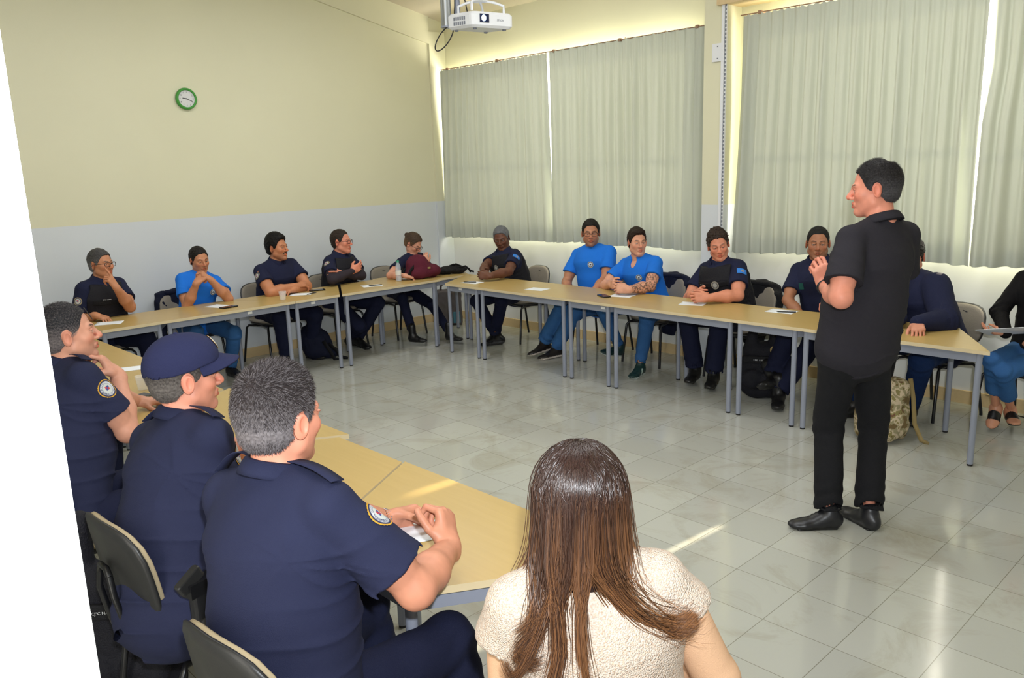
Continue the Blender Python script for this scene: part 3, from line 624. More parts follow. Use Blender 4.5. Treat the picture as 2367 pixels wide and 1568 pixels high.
def hair_mesh(H, Fr, s, o, h):
    """a cap of hair following the skull, cut along the hairline"""
    f, l, u = Fr; M = np.array([f, l, u]); P = lambda a, b, c: H + (f * a + l * b + u * c) * s; th = o.get('hair_top', .012); ts = o.get('hair_side', .005)
    V = Vol(H - .17, H + .19, h)
    V.put(ell(P(-.014, 0, .034 + th * .3), A3(.099 + ts, .077 + ts, .089 + th) * s, M, .0))
    V.put(ell(P(-.030, 0, -.02), A3(.070 + ts, .062 + ts, .055) * s, M, .02))
    if o.get('quiff'): V.put(ell(P(.045, 0, .098), A3(.045, .058, .030) * s, M, .02))
    if o.get('bun'): V.put(ell(P(-.115, 0, .055), A3(.030, .032, .030) * s, M, .01))
    q = V.all(); X, Y, Z = q[1] - H[0], q[2] - H[1], q[3] - H[2]
    a = (X * f[0] + Y * f[1] + Z * f[2]) / s; b = np.abs(X * l[0] + Y * l[1] + Z * l[2]) / s; c = (X * u[0] + Y * u[1] + Z * u[2]) / s
    hl = hairline(c, o.get('recede', 0)); hl = hl + np.clip(.03 - b, 0, .03) * .25
    d = (a - hl) * s; d = np.maximum(d, (-.052 - c + np.clip(-.02 - a, 0, .06) * -.2) * s)
    if o.get('bald_crown'): d = np.maximum(d, (.020 - np.sqrt((a + .052) ** 2 + (b * .85) ** 2 + (c - .118) ** 2)) * s)
    ear = .024 - np.sqrt((a + .008) ** 2 + ((b - .085) * .8) ** 2 + ((c + .004) * .62) ** 2); d = np.maximum(d, ear * s)
    V.a = np.maximum(V.a, d.astype(F32)); rg = o.get('rough', .0009 if o.get('strands') else .0022)
    V.noise(lambda p: rg * wob(p, 260 / s, 2) + rg * .8 * wob(p, 110, 4))
    Ve, Q = V.nets(); hc = np.array(lin(o['hair'])); gr = np.array(lin(o.get('grey', o['hair'])))
    q = (Ve - H) @ np.array(Fr).T / s; side = np.clip((.06 - q[:, 2]) / .06, 0, 1); m = np.clip(side * .8 + wob(Ve, 420, 1) * .35, 0, 1)[:, None]
    return Ve, Q, hc * (1 - m) + gr * m
def strands(H, Fr, s, o, n, seed=1):
    """short clipped hairs as thin tapered prisms over the cap"""
    r = np.random.RandomState(seed); f, l, u = Fr; M = np.array([f, l, u]); th = o.get('hair_top', .012); ts = o.get('hair_side', .005)
    D = r.normal(size=(n * 3, 3)); D /= np.linalg.norm(D, axis=1)[:, None]; rad = A3(.099 + ts, .077 + ts, .089 + th); c0 = A3(-.014, 0, .034 + th * .3)
    low = r.rand(n * 3) < .28; P = c0 + D * rad; P[low] = A3(-.030, 0, -.02) + D[low] * A3(.070 + ts, .062 + ts, .055)
    ok = (P[:, 0] < hairline(P[:, 2], o.get('recede', 0)) - .002) & (P[:, 2] > -.060) & (np.sqrt((P[:, 0] + .008) ** 2 + ((np.abs(P[:, 1]) - .085) * .8) ** 2 + ((P[:, 2] + .004) * .62) ** 2) > .026)
    if o.get('bald_crown'): ok &= (np.sqrt((P[:, 0] + .052) ** 2 + (P[:, 1] * .85) ** 2 + (P[:, 2] - .118) ** 2) > .022 + .012 * r.rand(n * 3))
    P = P[ok][:n]; D = D[ok][:n]; N_ = D / rad; N_ /= np.linalg.norm(N_, axis=1)[:, None]
    cr_ = P - A3(-.075, .0, .10); top = np.clip((P[:, 2] - .06) / .05, 0, 1)[:, None]
    dr = nzr(cr_ - N_ * (cr_ * N_).sum(1)[:, None]) * (1 - .2 * top) + A3(0, 0, -.5) * (1 - top); dr = nzr(dr + N_ * (.30 + .4 * top) + r.normal(size=P.shape) * .28)
    L = (o.get('strand', .010) * (.5 + .5 * top[:, 0] + .4 * r.rand(len(P))))[:, None]
    sd = nzr(np.cross(dr, N_)) * .00042; T_ = P + dr * L; Mid = P + dr * L * .5 + N_ * .0008; up_ = np.cross(sd, dr) * .8
    V = np.stack([P - N_ * .002 - sd, P - N_ * .002 + sd, P - N_ * .002 + up_, Mid - sd * .8, Mid + sd * .8, Mid + up_ * .8, T_], 1)
    V = H + (V.reshape(-1, 3) @ M) * s; k = len(P); b = (np.arange(k) * 7)[:, None]
    Q = np.concatenate([b + A3(0, 1, 4, 3).astype(int), b + A3(1, 2, 5, 4).astype(int), b + A3(2, 0, 3, 5).astype(int)]); T = np.concatenate([b + A3(3, 4, 6).astype(int), b + A3(4, 5, 6).astype(int), b + A3(5, 3, 6).astype(int)])
    hc = np.array(lin(o['hair'])); gr = np.array(lin(o.get('grey', o['hair']))); side = np.clip((.08 - P[:, 2]) / .08, 0, 1) * .45 + .32; g = (r.rand(k) < side)[:, None]; C_ = np.where(g, gr * (.7 + .5 * r.rand(k, 1)), hc * (.6 + .8 * r.rand(k, 1)))
    return V, Q, T, np.repeat(C_, 7, 0)
def nzr(a): return a / (np.linalg.norm(a, axis=1)[:, None] + 1e-9)
# ---------------------------------------------------------------- hand
def hand_prims(W, d, n, side, s=1.0, curl=(.25, .3, .35, .4), spread=.10, thumb=(.3, .3), pts=None):
    """W wrist, d finger direction, n where the palm faces, side=+1 if the thumb is on cross(n,d)"""
    d = nz(d); n = np.asarray(n, float); n = nz(n - d * (n @ d)); t = np.cross(n, d) * side; s = s * 1.0; o = []
    P = lambda a, b, c: np.asarray(W, float) + (d * a + t * b + n * c) * s
    kn = [(.090, .030, 0), (.094, .010, 0), (.089, -.011, 0), (.080, -.030, .002)]
    for i, k_ in enumerate(kn): o.append(cone(P(.012, k_[1] * .55, 0), .0155 * s, P(*k_), .0125 * s, .012))
    o.append(boxs(P(.052, 0, .001), A3(.038, .032, .0115) * s, np.array([d, t, n]), .009 * s, .012)); o.append(cone(P(-.02, 0, 0), .024 * s, P(.02, 0, 0), .022 * s, .02))
    o.append(ell(P(.035, .030, .010), A3(.032, .016, .015) * s, np.array([d, t, n]), .014))
    ln = [(.043, .026, .021), (.047, .030, .022), (.044, .028, .021), (.035, .021, .019)]; rr = (.0092, .0094, .0088, .0078)
    for i in range(4):
        sp = spread * (1.5 - i) / 1.5; dd = nz(d + t * sp); p = P(*kn[i]); a = 0; c = curl[i]; r0 = rr[i] * s
        for j in range(3):
            a += c * (1.35, 1.65, 1.0)[j]; q = p + (dd * math.cos(a) + n * math.sin(a)) * ln[i][j] * s; r1 = r0 * .92; o.append(cone(p, r0, q, r1, .004)); p, r0 = q, r1
            if pts is not None: pts.append(q)
    ta, tc = thumb; base = P(.022, .030, .008); d1 = nz(d * .75 + t * (.75 - ta * .5) + n * (.25 + ta * .9)); q = base + d1 * .040 * s; o.append(cone(base, .0145 * s, q, .0115 * s, .012))
    d2 = nz(d1 + d * .5 - t * tc * .9 + n * tc * .2); q2 = q + d2 * .032 * s; o.append(cone(q, .0115 * s, q2, .0103 * s, .004)); d3 = nz(d2 + d * .2 - t * tc * .9); q3 = q2 + d3 * .024 * s; o.append(cone(q2, .0103 * s, q3, .0085 * s, .004))
    return o
def foot_mesh(A, yaw, pitch=0, roll=0, s=1.0, kind='shoe', col=(24, 24, 26), sole=(30, 30, 32), h=.0055, accent=None, sandal=None):
    f, l, u = headframe(yaw, pitch, roll); M = np.array([f, l, u]); P = lambda a, b, c: np.asarray(A, float) + (f * a + l * b + u * c) * s
    V = Vol(np.asarray(A) - .27 * s, np.asarray(A) + .27 * s, h)
    V.put(ell(P(-.025, 0, -.045), A3(.048, .037, .045) * s, M, .02)); V.put(econe(P(-.01, 0, -.045), (.037 * s, .040 * s), P(.115, .004, -.062), (.045 * s, .024 * s), l, .02)); V.put(ell(P(.135, .004, -.064), A3(.058, .043, .022) * s, M, .02))
    V.put(cone(P(.0, 0, -.02), .040 * s, P(.045, 0, -.05), .034 * s, .03))
    if kind == 'boot': V.put(cone(P(-.005, 0, -.03), .045 * s, P(-.012, 0, .095), .047 * s, .02))
    else: V.put(cone(P(-.008, 0, -.02), .039 * s, P(-.010, 0, .005), .037 * s, .015))
    V.put(econe(P(-.035, 0, -.080), (.036 * s, .010 * s), P(.05, 0, -.080), (.036 * s, .010 * s), l, .004)); V.put(econe(P(.05, 0, -.080), (.038 * s, .009 * s), P(.150, .004, -.080), (.044 * s, .008 * s), l, .004))
    V.put(plane(P(0, 0, -.089), -u), 'i')
    for i in range(5): a = .030 + i * .018; V.put(cone(P(a, .020, -.002 - i * .0105), .003 * s, P(a + .006, -.020, -.002 - i * .0105), .003 * s, .002))
    Ve, Q = V.nets(); c = (Ve - A) @ M.T / s; C_ = np.tile(np.array(lin(col)), (len(Ve), 1)); m = (c[:, 2] < -.070); C_[m] = lin(sole)
    if sandal: C_[(c[:, 2] > -.073) & (c[:, 0] > .045) & (c[:, 0] < .115)] = lin((22, 20, 22))
    if accent is not None:
        m = (c[:, 2] > -.065) & (c[:, 2] < -.02) & (np.abs(c[:, 0] + c[:, 2] * .8 - .02) < .007) & (np.abs(c[:, 1]) > .02); C_[m] = lin(accent)
    return Ve, Q, C_
POSE={
 'P1':dict(P=(-4.420,-0.400,0.540),N=(-4.380,-0.491,1.026),H=(-4.370,-0.520,1.182),yaw=-72,s=1.02,SL=(-4.208,-0.427,0.987),EL=(-4.223,-0.652,0.804),WL=(-4.352,-0.780,0.997),SR=(-4.557,-0.542,0.994),ER=(-4.605,-0.518,0.708),WR=(-4.540,-0.764,0.785),PL=(-4.328,-0.370,0.530),KL=(-4.164,-0.777,0.522),AL=(-4.150,-0.850,0.090),PR=(-4.512,-0.430,0.530),KR=(-4.617,-0.856,0.518),AR=(-4.620,-0.950,0.090)),
 'P2':dict(P=(-3.580,-0.440,0.540),N=(-3.496,-0.450,0.975),H=(-3.493,-0.480,1.127),yaw=-85,s=1,SL=(-3.326,-0.433,0.906),EL=(-3.338,-0.676,0.758),WL=(-3.500,-0.700,0.960),SR=(-3.678,-0.466,0.973),ER=(-3.709,-0.606,0.727),WR=(-3.640,-0.720,0.950),PL=(-3.485,-0.432,0.530),KL=(-3.394,-0.845,0.455),AL=(-3.360,-0.620,0.090),PR=(-3.675,-0.448,0.530),KR=(-3.757,-0.870,0.519),AR=(-3.750,-0.850,0.090)),
 'P3':dict(P=(-2.720,-0.360,0.540),N=(-2.714,-0.489,1.011),H=(-2.708,-0.520,1.170),yaw=-78,s=1.05,SL=(-2.509,-0.438,0.983),EL=(-2.490,-0.649,0.772),WL=(-2.721,-0.794,0.775),SR=(-2.921,-0.520,0.965),ER=(-2.938,-0.746,0.770),WR=(-2.667,-0.761,0.800),PL=(-2.622,-0.339,0.530),KL=(-2.486,-0.768,0.492),AL=(-2.460,-0.564,0.090),PR=(-2.818,-0.381,0.530),KR=(-2.904,-0.824,0.524),AR=(-2.821,-0.731,0.090)),
 'P4':dict(P=(-1.960,-0.360,0.540),N=(-1.929,-0.420,1.000),H=(-1.920,-0.450,1.159),yaw=-72,s=1.05,SL=(-1.752,-0.356,0.958),EL=(-1.795,-0.605,0.797),WL=(-2.059,-0.660,0.840),SR=(-2.111,-0.474,0.967),ER=(-2.218,-0.704,0.808),WR=(-1.953,-0.680,0.866),PL=(-1.865,-0.329,0.530),KL=(-1.703,-0.749,0.497),AL=(-1.871,-0.566,0.120),PR=(-2.055,-0.391,0.530),KR=(-1.969,-0.761,0.287),AR=(-1.839,-0.376,0.090)),
 'P5':dict(P=(-1.120,-0.360,0.540),N=(-1.128,-0.631,0.926),H=(-1.122,-0.660,1.075),yaw=-80,s=0.98,SL=(-0.967,-0.593,0.912),EL=(-0.943,-0.770,0.698),WL=(-1.102,-0.860,0.875),SR=(-1.287,-0.628,0.882),ER=(-1.519,-0.740,0.773),WR=(-1.494,-0.994,0.785),PL=(-1.028,-0.344,0.530),KL=(-1.007,-0.804,0.380),AL=(-1.097,-1.204,0.120),PR=(-1.212,-0.376,0.530),KR=(-1.382,-0.760,0.497),AR=(-1.408,-0.947,0.120)),
 'P6':dict(P=(-0.420,-1.580,0.540),N=(-0.519,-1.515,0.965),H=(-0.550,-1.511,1.124),yaw=172,s=1.05,SL=(-0.543,-1.716,0.950),EL=(-0.775,-1.844,0.811),WL=(-1.047,-1.827,0.790),SR=(-0.477,-1.325,0.906),ER=(-0.759,-1.455,0.836),WR=(-0.965,-1.655,0.800),PL=(-0.434,-1.679,0.530),KL=(-0.863,-1.819,0.513),AL=(-0.789,-1.610,0.120),PR=(-0.406,-1.481,0.530),KR=(-0.840,-1.381,0.455),AR=(-0.788,-1.642,0.090)),
 'P7':dict(P=(-0.360,-2.740,0.540),N=(-0.388,-2.680,1.050),H=(-0.420,-2.683,1.213),yaw=185,s=1.07,SL=(-0.369,-2.897,1.037),EL=(-0.525,-2.959,0.783),WL=(-0.780,-3.000,0.680),SR=(-0.403,-2.473,0.986),ER=(-0.541,-2.454,0.714),WR=(-0.740,-2.640,0.660),PL=(-0.351,-2.841,0.530),KL=(-0.808,-2.811,0.489),AL=(-0.852,-2.569,0.100),PR=(-0.369,-2.639,0.530),KR=(-0.828,-2.653,0.513),AR=(-0.849,-2.398,0.130)),
 'P8':dict(P=(-0.360,-3.400,0.540),N=(-0.489,-3.339,0.997),H=(-0.520,-3.338,1.155),yaw=178,s=1.04,SL=(-0.492,-3.540,0.984),EL=(-0.698,-3.625,0.789),WL=(-0.965,-3.579,0.790),SR=(-0.466,-3.148,0.939),ER=(-0.672,-3.069,0.741),WR=(-0.836,-3.276,0.800),PL=(-0.363,-3.499,0.530),KL=(-0.781,-3.658,0.529),AL=(-0.866,-3.638,0.090),PR=(-0.357,-3.301,0.530),KR=(-0.756,-3.102,0.561),AR=(-0.602,-3.187,0.150)),
 'P9':dict(P=(-0.380,-4.300,0.540),N=(-0.489,-4.216,1.010),H=(-0.520,-4.211,1.171),yaw=172,s=1.06,SL=(-0.515,-4.419,1.001),EL=(-0.705,-4.520,0.789),WL=(-0.949,-4.393,0.790),SR=(-0.445,-4.026,0.947),ER=(-0.628,-3.997,0.707),WR=(-0.785,-4.206,0.795),PL=(-0.394,-4.400,0.530),KL=(-0.846,-4.445,0.570),AL=(-0.818,-4.377,0.120),PR=(-0.366,-4.200,0.530),KR=(-0.808,-4.098,0.570),AR=(-0.765,-4.157,0.120)),
 'P10':dict(P=(-0.360,-5.140,0.540),N=(-0.408,-5.064,1.057),H=(-0.440,-5.063,1.218),yaw=178,s=1.06,SL=(-0.414,-5.268,1.047),EL=(-0.491,-5.297,0.757),WL=(-0.740,-5.320,0.640),SR=(-0.395,-4.870,0.990),ER=(-0.600,-4.910,0.772),WR=(-0.720,-5.120,0.640),PL=(-0.364,-5.241,0.530),KL=(-0.759,-5.040,0.637),AL=(-0.932,-4.975,0.220),PR=(-0.356,-5.039,0.530),KR=(-0.774,-5.217,0.490),AR=(-0.962,-5.051,0.110)),
 'P11':dict(P=(-0.380,-5.970,0.540),N=(-0.552,-5.841,1.011),H=(-0.580,-5.825,1.172),yaw=150,s=1.06,SL=(-0.649,-6.032,0.985),EL=(-0.828,-6.164,0.780),WL=(-1.091,-6.085,0.800),SR=(-0.430,-5.669,0.966),ER=(-0.743,-5.767,0.842),WR=(-1.010,-5.938,0.800),PL=(-0.430,-6.057,0.530),KL=(-0.885,-6.056,0.500),AL=(-0.701,-5.937,0.100),PR=(-0.330,-5.883,0.530),KR=(-0.738,-5.681,0.534),AR=(-0.850,-5.600,0.100)),
 'P12':dict(P=(-0.330,-6.600,0.540),N=(-0.332,-6.627,1.054),H=(-0.360,-6.620,1.200),yaw=165,s=0.96,SL=(-0.373,-6.778,1.011),EL=(-0.482,-6.730,0.765),WL=(-0.680,-6.620,0.660),SR=(-0.291,-6.473,1.028),ER=(-0.417,-6.375,0.806),WR=(-0.620,-6.478,0.704),PL=(-0.354,-6.688,0.530),KL=(-0.721,-6.515,0.457),AL=(-0.456,-6.513,0.140),PR=(-0.306,-6.512,0.530),KR=(-0.713,-6.443,0.522),AR=(-0.515,-6.434,0.160)),
 'P13':dict(P=(-2.700,-6.370,0.950),N=(-2.726,-6.464,1.556),H=(-2.710,-6.420,1.735),yaw=70,s=1.04,SL=(-2.905,-6.393,1.522),EL=(-3.050,-6.437,1.267),WL=(-2.846,-6.260,1.279),SR=(-2.544,-6.524,1.517),ER=(-2.423,-6.442,1.259),WR=(-2.440,-6.200,1.140),PL=(-2.793,-6.336,0.940),KL=(-2.669,-6.235,0.522),AL=(-2.762,-6.301,0.090),PR=(-2.607,-6.404,0.940),KR=(-2.481,-6.391,0.511),AR=(-2.620,-6.450,0.090)),
 'P14':dict(P=(-5.830,-4.450,0.540),N=(-5.701,-4.269,1.098),H=(-5.670,-4.267,1.257),yaw=5,s=1.05,SL=(-5.739,-4.096,1.010),EL=(-5.466,-3.981,0.902),WL=(-5.277,-3.799,0.785),SR=(-5.680,-4.465,1.115),ER=(-5.556,-4.491,0.844),WR=(-5.515,-4.330,1.061),PL=(-5.839,-4.351,0.530),KL=(-5.391,-4.294,0.540),AL=(-5.350,-4.300,0.090),PR=(-5.821,-4.549,0.530),KR=(-5.373,-4.599,0.541),AR=(-5.400,-4.600,0.090)),
 'P15':dict(P=(-5.800,-5.500,0.540),N=(-5.651,-5.366,1.079),H=(-5.620,-5.361,1.238),yaw=8,s=1.05,SL=(-5.699,-5.188,1.007),EL=(-5.423,-5.205,0.891),WL=(-5.287,-4.994,0.785),SR=(-5.623,-5.562,1.080),ER=(-5.561,-5.376,0.853),WR=(-5.300,-5.420,0.785),PL=(-5.814,-5.401,0.530),KL=(-5.375,-5.295,0.541),AL=(-5.350,-5.300,0.090),PR=(-5.786,-5.599,0.530),KR=(-5.335,-5.595,0.537),AR=(-5.400,-5.600,0.090)),
 'P16':dict(P=(-5.800,-6.250,0.540),N=(-5.722,-6.161,1.110),H=(-5.690,-6.154,1.276),yaw=12,s=1.09,SL=(-5.774,-5.966,1.047),EL=(-5.500,-6.016,0.909),WL=(-5.253,-5.953,0.785),SR=(-5.680,-6.367,1.097),ER=(-5.529,-6.480,0.850),WR=(-5.291,-6.328,0.830),PL=(-5.822,-6.149,0.530),KL=(-5.382,-5.986,0.544),AL=(-5.350,-6.100,0.090),PR=(-5.778,-6.351,0.530),KR=(-5.311,-6.323,0.532),AR=(-5.300,-6.480,0.090)),
 'P17':dict(P=(-5.450,-7.080,0.540),N=(-5.470,-6.999,1.062),H=(-5.450,-6.977,1.214),yaw=48,s=1,SL=(-5.592,-6.896,1.005),EL=(-5.551,-6.847,0.727),WL=(-5.300,-6.850,0.660),SR=(-5.346,-7.113,1.048),ER=(-5.246,-7.183,0.791),WR=(-5.150,-6.980,0.660),PL=(-5.521,-7.016,0.530),KL=(-5.175,-6.761,0.513),AL=(-5.100,-6.750,0.090),PR=(-5.379,-7.144,0.530),KR=(-5.058,-6.858,0.510),AR=(-5.050,-6.950,0.090)),
 'P18':dict(P=(-5.700,-3.150,0.540),N=(-5.582,-3.120,0.884),H=(-5.552,-3.120,1.036),yaw=0,s=1,SL=(-5.598,-2.944,0.836),EL=(-5.476,-2.748,0.669),WL=(-5.300,-2.900,0.785),SR=(-5.588,-3.302,0.864),ER=(-5.438,-2.991,0.806),WR=(-5.212,-2.766,0.785),PL=(-5.700,-3.055,0.530),KL=(-5.274,-2.998,0.519),AL=(-5.300,-3.000,0.090),PR=(-5.700,-3.245,0.530),KR=(-5.270,-3.246,0.519),AR=(-5.300,-3.250,0.090)),
}
# ================================================================ people
MS = dict(skin=attr_mat('skin', .48, .35, 0.0, .06, 500), hair=hair_mat('hair', .62, .22), gloss=hair_mat('hair_glossy', .26), shoe=attr_mat('shoe_leather', .38, .5), patch=attr_mat('embroidery', .8, .2),
    navy=mat('navy_twill', (38, 42, 68), .85, 0, .2, .3, 520, .12, 6), navyf=mat('navy_twill_dimmed', (30, 34, 60), .85, 0, .2, .3, 300, .10, 6), navyc=mat('navy_cap_cotton', (42, 46, 80), .85, 0, .2, .4, 500, .06, 6),  # second copy of the uniform cloth, darkened for weaker flash far away
    blue=mat('royal_blue_cotton', (34, 116, 220), .85, 0, .2, .3, 300, .08, 5), trousern=mat('dark_navy_trouser', (24, 28, 52), .85, 0, .2, .3, 300, .12, 5), jeans=mat('blue_denim', (54, 98, 152), .85, 0, .2, .4, 260, .28, 5),
    darkjeans=mat('dark_denim', (20, 42, 82), .85, 0, .2, .4, 260, .2, 5), vest=mat('tactical_vest_nylon', (22, 22, 30), .7, 0, .3, .5, 200, .12, 8), blackt=mat('charcoal_jersey', (44, 42, 48), .9, 0, .2, .35, 420, .08, 5),
    blackj=mat('black_denim', (26, 26, 29), .85, 0, .2, .35, 300, .12, 6), blacks=mat('black_knit', (16, 15, 17), .8, 0, .2, .3, 300), greysleeve=mat('charcoal_arm_sleeve', (52, 46, 54), .8, 0, .2, .3, 300), peach=mat('peach_sleeve', (222, 178, 142), .85, 0, .2, .25, 420, .03, 5),
    frame=mat('spectacle_frame', (26, 22, 24), .3), glass=clear_mat('spectacle_lens', (1, 1, 1)), strap=mat('watch_strap', (24, 24, 26), .5), leather=mat('holster_plastic', (30, 30, 32), .35, 0, .5), silver=mat('silver', (190, 192, 196), .25, .9))
def knit_mat():
    N = NT('cream_knit'); tc = N.n('ShaderNodeTexCoord'); v = N.n('ShaderNodeTexVoronoi'); v.inputs['Scale'].default_value = 300; N.l(tc, 'Object', v, 'Vector')
    mx = N.n('ShaderNodeMix', data_type='RGBA'); mx.inputs[6].default_value = (.64, .54, .45, 1); mx.inputs[7].default_value = (.56, .34, .20, 1)
    no = N.n('ShaderNodeTexNoise'); no.inputs['Scale'].default_value = 240; N.l(tc, 'Object', no, 'Vector'); mr = N.n('ShaderNodeMapRange'); mr.inputs[1].default_value = .45; mr.inputs[2].default_value = .85; N.l(no, 'Fac', mr, 0); N.l(mr, 0, mx, 0); N.l(mx, 2, N.b, 'Base Color')
    bp = N.n('ShaderNodeBump'); bp.inputs['Strength'].default_value = 1.0; bp.inputs['Distance'].default_value = .003; N.l(v, 'Distance', bp, 'Height'); bp.invert = True; N.l(bp, 0, N.b, 'Normal'); N.set(Roughness=.9); return N.m
MS['knit'] = knit_mat()
def torso_prims(J, g, b=1.0, belly=0, neck=True, low=-.02, bot=0):
    P, N_, f, l, u, s = J['P'], J['N'], J['f'], J['l'], J['u'], J['s']; wa = P + (N_ - P) * .42 + f * (.0 + belly * .4); ch = P + (N_ - P) * .76 + f * .010
    o = [econe(P + u * low, (.162 * b * s + g + bot, .120 * b * s + g + bot), wa, (.146 * b * s + belly * .6 + g, .112 * b * s + belly + g), l, .04),
         econe(wa, (.146 * b * s + belly * .6 + g, .112 * b * s + belly + g), ch, (.172 * b * s + g, .116 * b * s + g), l, .04), econe(ch, (.172 * b * s + g, .116 * b * s + g), N_ - u * .05, (.135 * b * s + g, .078 * s + g), l, .04)]
    for q in 'LR':
        S = J['S' + q]; o.append(cone(N_ - u * .075 + (S - N_) * .25, .062 * s + g, S - u * .016 - (S - N_) * .10, .046 * b * s + g * .8, .03)); o.append(cone(N_ + u * .028, .040 * s + g * .6, S + u * .006 - (S - N_) * .08, .030 * s + g * .7, .035))
    return o
def folds(J, amp, seed=0):
    P, u, l, f = J['P'], J['u'], J['l'], J['f']; hgt = np.linalg.norm(J['N'] - P)
    def fn(p):
        q = p - P; a = q @ u; b = q @ l; c = q @ f; low = np.clip(1.1 - a / hgt * 1.3, 0, 1)
        def crease(x): return (1 - np.abs(np.sin(x))) ** 3
        r = amp * 2.0 * low * crease(a * 34 + 1.6 * np.sin(b * 9 + seed) + 1.3 * np.sin(c * 8 + seed * 2) + 1.2 * np.abs(b) * 8) * (.45 + .55 * np.sin(b * 13 + seed * 2 + a * 9))
        for k in 'LR':
            A = J['S' + k] + (P - J['S' + k]) * .22; d = p - A; rr = np.linalg.norm(d, axis=1); th = np.arctan2(d @ u, d @ nz(P - A + l * .3) * 1.0 + 1e-6); r += amp * 1.2 * np.exp(-(rr / .16) ** 2) * crease(th * 3.5 + seed + rr * 10) * np.clip(rr / .05, 0, 1)
            E_, S = J['E' + k], J['S' + k]; d = p - E_; r += amp * 1.0 * np.exp(-(d ** 2).sum(1) / .010) * crease((d @ nz(S - E_)) * 60 + 2 * np.sin(p[:, 0] * 25 + seed))
        return -r + amp * .5 * wob(p, 8, seed) + amp * .22 * wob(p, 22, seed + 1)
    return fn
def belly_k(o): return o.get('belly', 0)
def bvh(V, Q): return BVHTree.FromPolygons([tuple(x) for x in V], [tuple(int(i) for i in q) for q in Q])
def drape(tree, pts, o, n, off=.0025, dist=.25):
    """lay flat points on the cloth by shooting each back along the normal"""
    n = Vector(n); r = []
    for p in pts:
        hit = tree.ray_cast(Vector(p) + n * .12, -n, dist); r.append(tuple((hit[0] if hit[0] is not None else Vector(p)) + n * off))
    return np.array(r)
def badge(root, tree, o, n, up, R, kind='sleeve', detail=False, name='shoulder_patch', label=None):
    n = nz(n); up = np.asarray(up, float); up = nz(up - n * (up @ n)); rt = np.cross(up, n); o = np.asarray(o, float)
    if kind == 'flag':
        nx, ny = 15, 11; pts = []; C_ = []
        for j in range(ny):
            for i in range(nx):
                a, b = i / (nx - 1) * 2 - 1, j / (ny - 1) * 2 - 1; pts.append(o + rt * a * R * 1.25 + up * b * R * .85); c = lin((58, 128, 214))
                if (a - .1) ** 2 * 1.6 + b * b < .16: c = lin((176, 164, 120))
                if (a - .1) ** 2 + (b + .1) ** 2 < .03: c = lin((196, 96, 60))
                C_.append(c)
        Q = [(j * nx + i, j * nx + i + 1, (j + 1) * nx + i + 1, (j + 1) * nx + i) for j in range(ny - 1) for i in range(nx - 1)]
    else:
        nr, na = (16, 56) if detail else (10, 28); pts = []; C_ = []
        for j in range(nr + 1):
            for i in range(na):
                r = j / nr; a = 2 * math.pi * i / na; sc2 = R * (1 + (.025 * math.sin(a * 26) if (detail and j == nr) else 0)); pts.append(o + (rt * math.cos(a) + up * math.sin(a)) * r * sc2)
                if kind == 'sleeve': c = lin((206, 158, 52)) if r > .88 else (lin((40, 46, 80)) if r > .80 else (lin((206, 208, 214)) if r > .60 else (lin((150, 156, 168)) if r > .52 else lin((196, 200, 196)))))
                elif kind == 'sleevefar': c = lin((176, 160, 120)) if r > .82 else (lin((70, 76, 96)) if r > .62 else lin((196, 196, 190)))
                elif kind == 'blueshirt': c = lin((206, 200, 150)) if r > .86 else (lin((30, 60, 120)) if r > .62 else lin((214, 222, 230)))
                else: c = lin((150, 146, 132)) if r > .75 else (lin((96, 96, 98)) if r > .55 else lin((172, 172, 166)))
                x, y = r * math.cos(a), r * math.sin(a)
                if r < .5:
                    if kind.startswith('sleeve') and abs(x) < .24 and abs(y - .06) < .22: c = lin((186, 60, 66)) if (x < 0) == (y > .06) else lin((60, 78, 140))
                    if kind == 'blueshirt' and (y < .28 - abs(x) * 1.1) and y > -.22: c = lin((46, 58, 82))
                C_.append(c)
        Q = [(j * na + i, j * na + (i + 1) % na, (j + 1) * na + (i + 1) % na, (j + 1) * na + i) for j in range(nr) for i in range(na)]; Q = [q[::-1] for q in Q]
    V = drape(tree, pts, o, n, .0125 if kind == 'chest' else .0025); ob = link(name, npmesh(name, V - np.array(root.location), Q, np.array(C_)), MS['patch'], root)
    if label: ob['label'] = label
    if detail and kind == 'sleeve':
        mb = MB(); txt = 'GUARDA CIVIL MUNICIPAL'; k = len(txt)
        for i, ch in enumerate(txt):
            if ch == ' ': continue
            a = math.radians(215 - 250 * (i / (k - 1))) if i < 12 else math.radians(200 + 140 * ((i - 12.5) / (k - 13)))
            vs, fs = textmesh(ch, R * .26); sgn = 1 if i < 12 else -1; rr = R * .70; pp = []
            for x, y, z in vs: ex = -np.sin(a) * rt + np.cos(a) * up; er = np.cos(a) * rt + np.sin(a) * up; pp.append(o + er * (rr + y * sgn) + (-ex * x if sgn > 0 else ex * x))
            if pp: mb.add(drape(tree, pp, o, n, .0042) - np.array(root.location), [tuple(f_) for f_ in fs])
        x = mb.build('patch_lettering', mat('patch_thread', (28, 34, 70), .8), ob)
    return ob
def strokes(size, k=9):
    """a worn, unreadable line of stitched lettering"""
    rr = random.Random(k); vs, fs, x = [], [], -k * size * .32
    for i in range(k):
        w_ = size * rr.uniform(.30, .46)
        if i != k // 2 - 1:
            b_ = len(vs); vs += [(x, -size * .3, 0), (x + w_, -size * .3, 0), (x + w_, size * .3, 0), (x, size * .3, 0)]; fs.append((b_, b_ + 1, b_ + 2, b_ + 3))
        x += size * .62
    return vs, fs
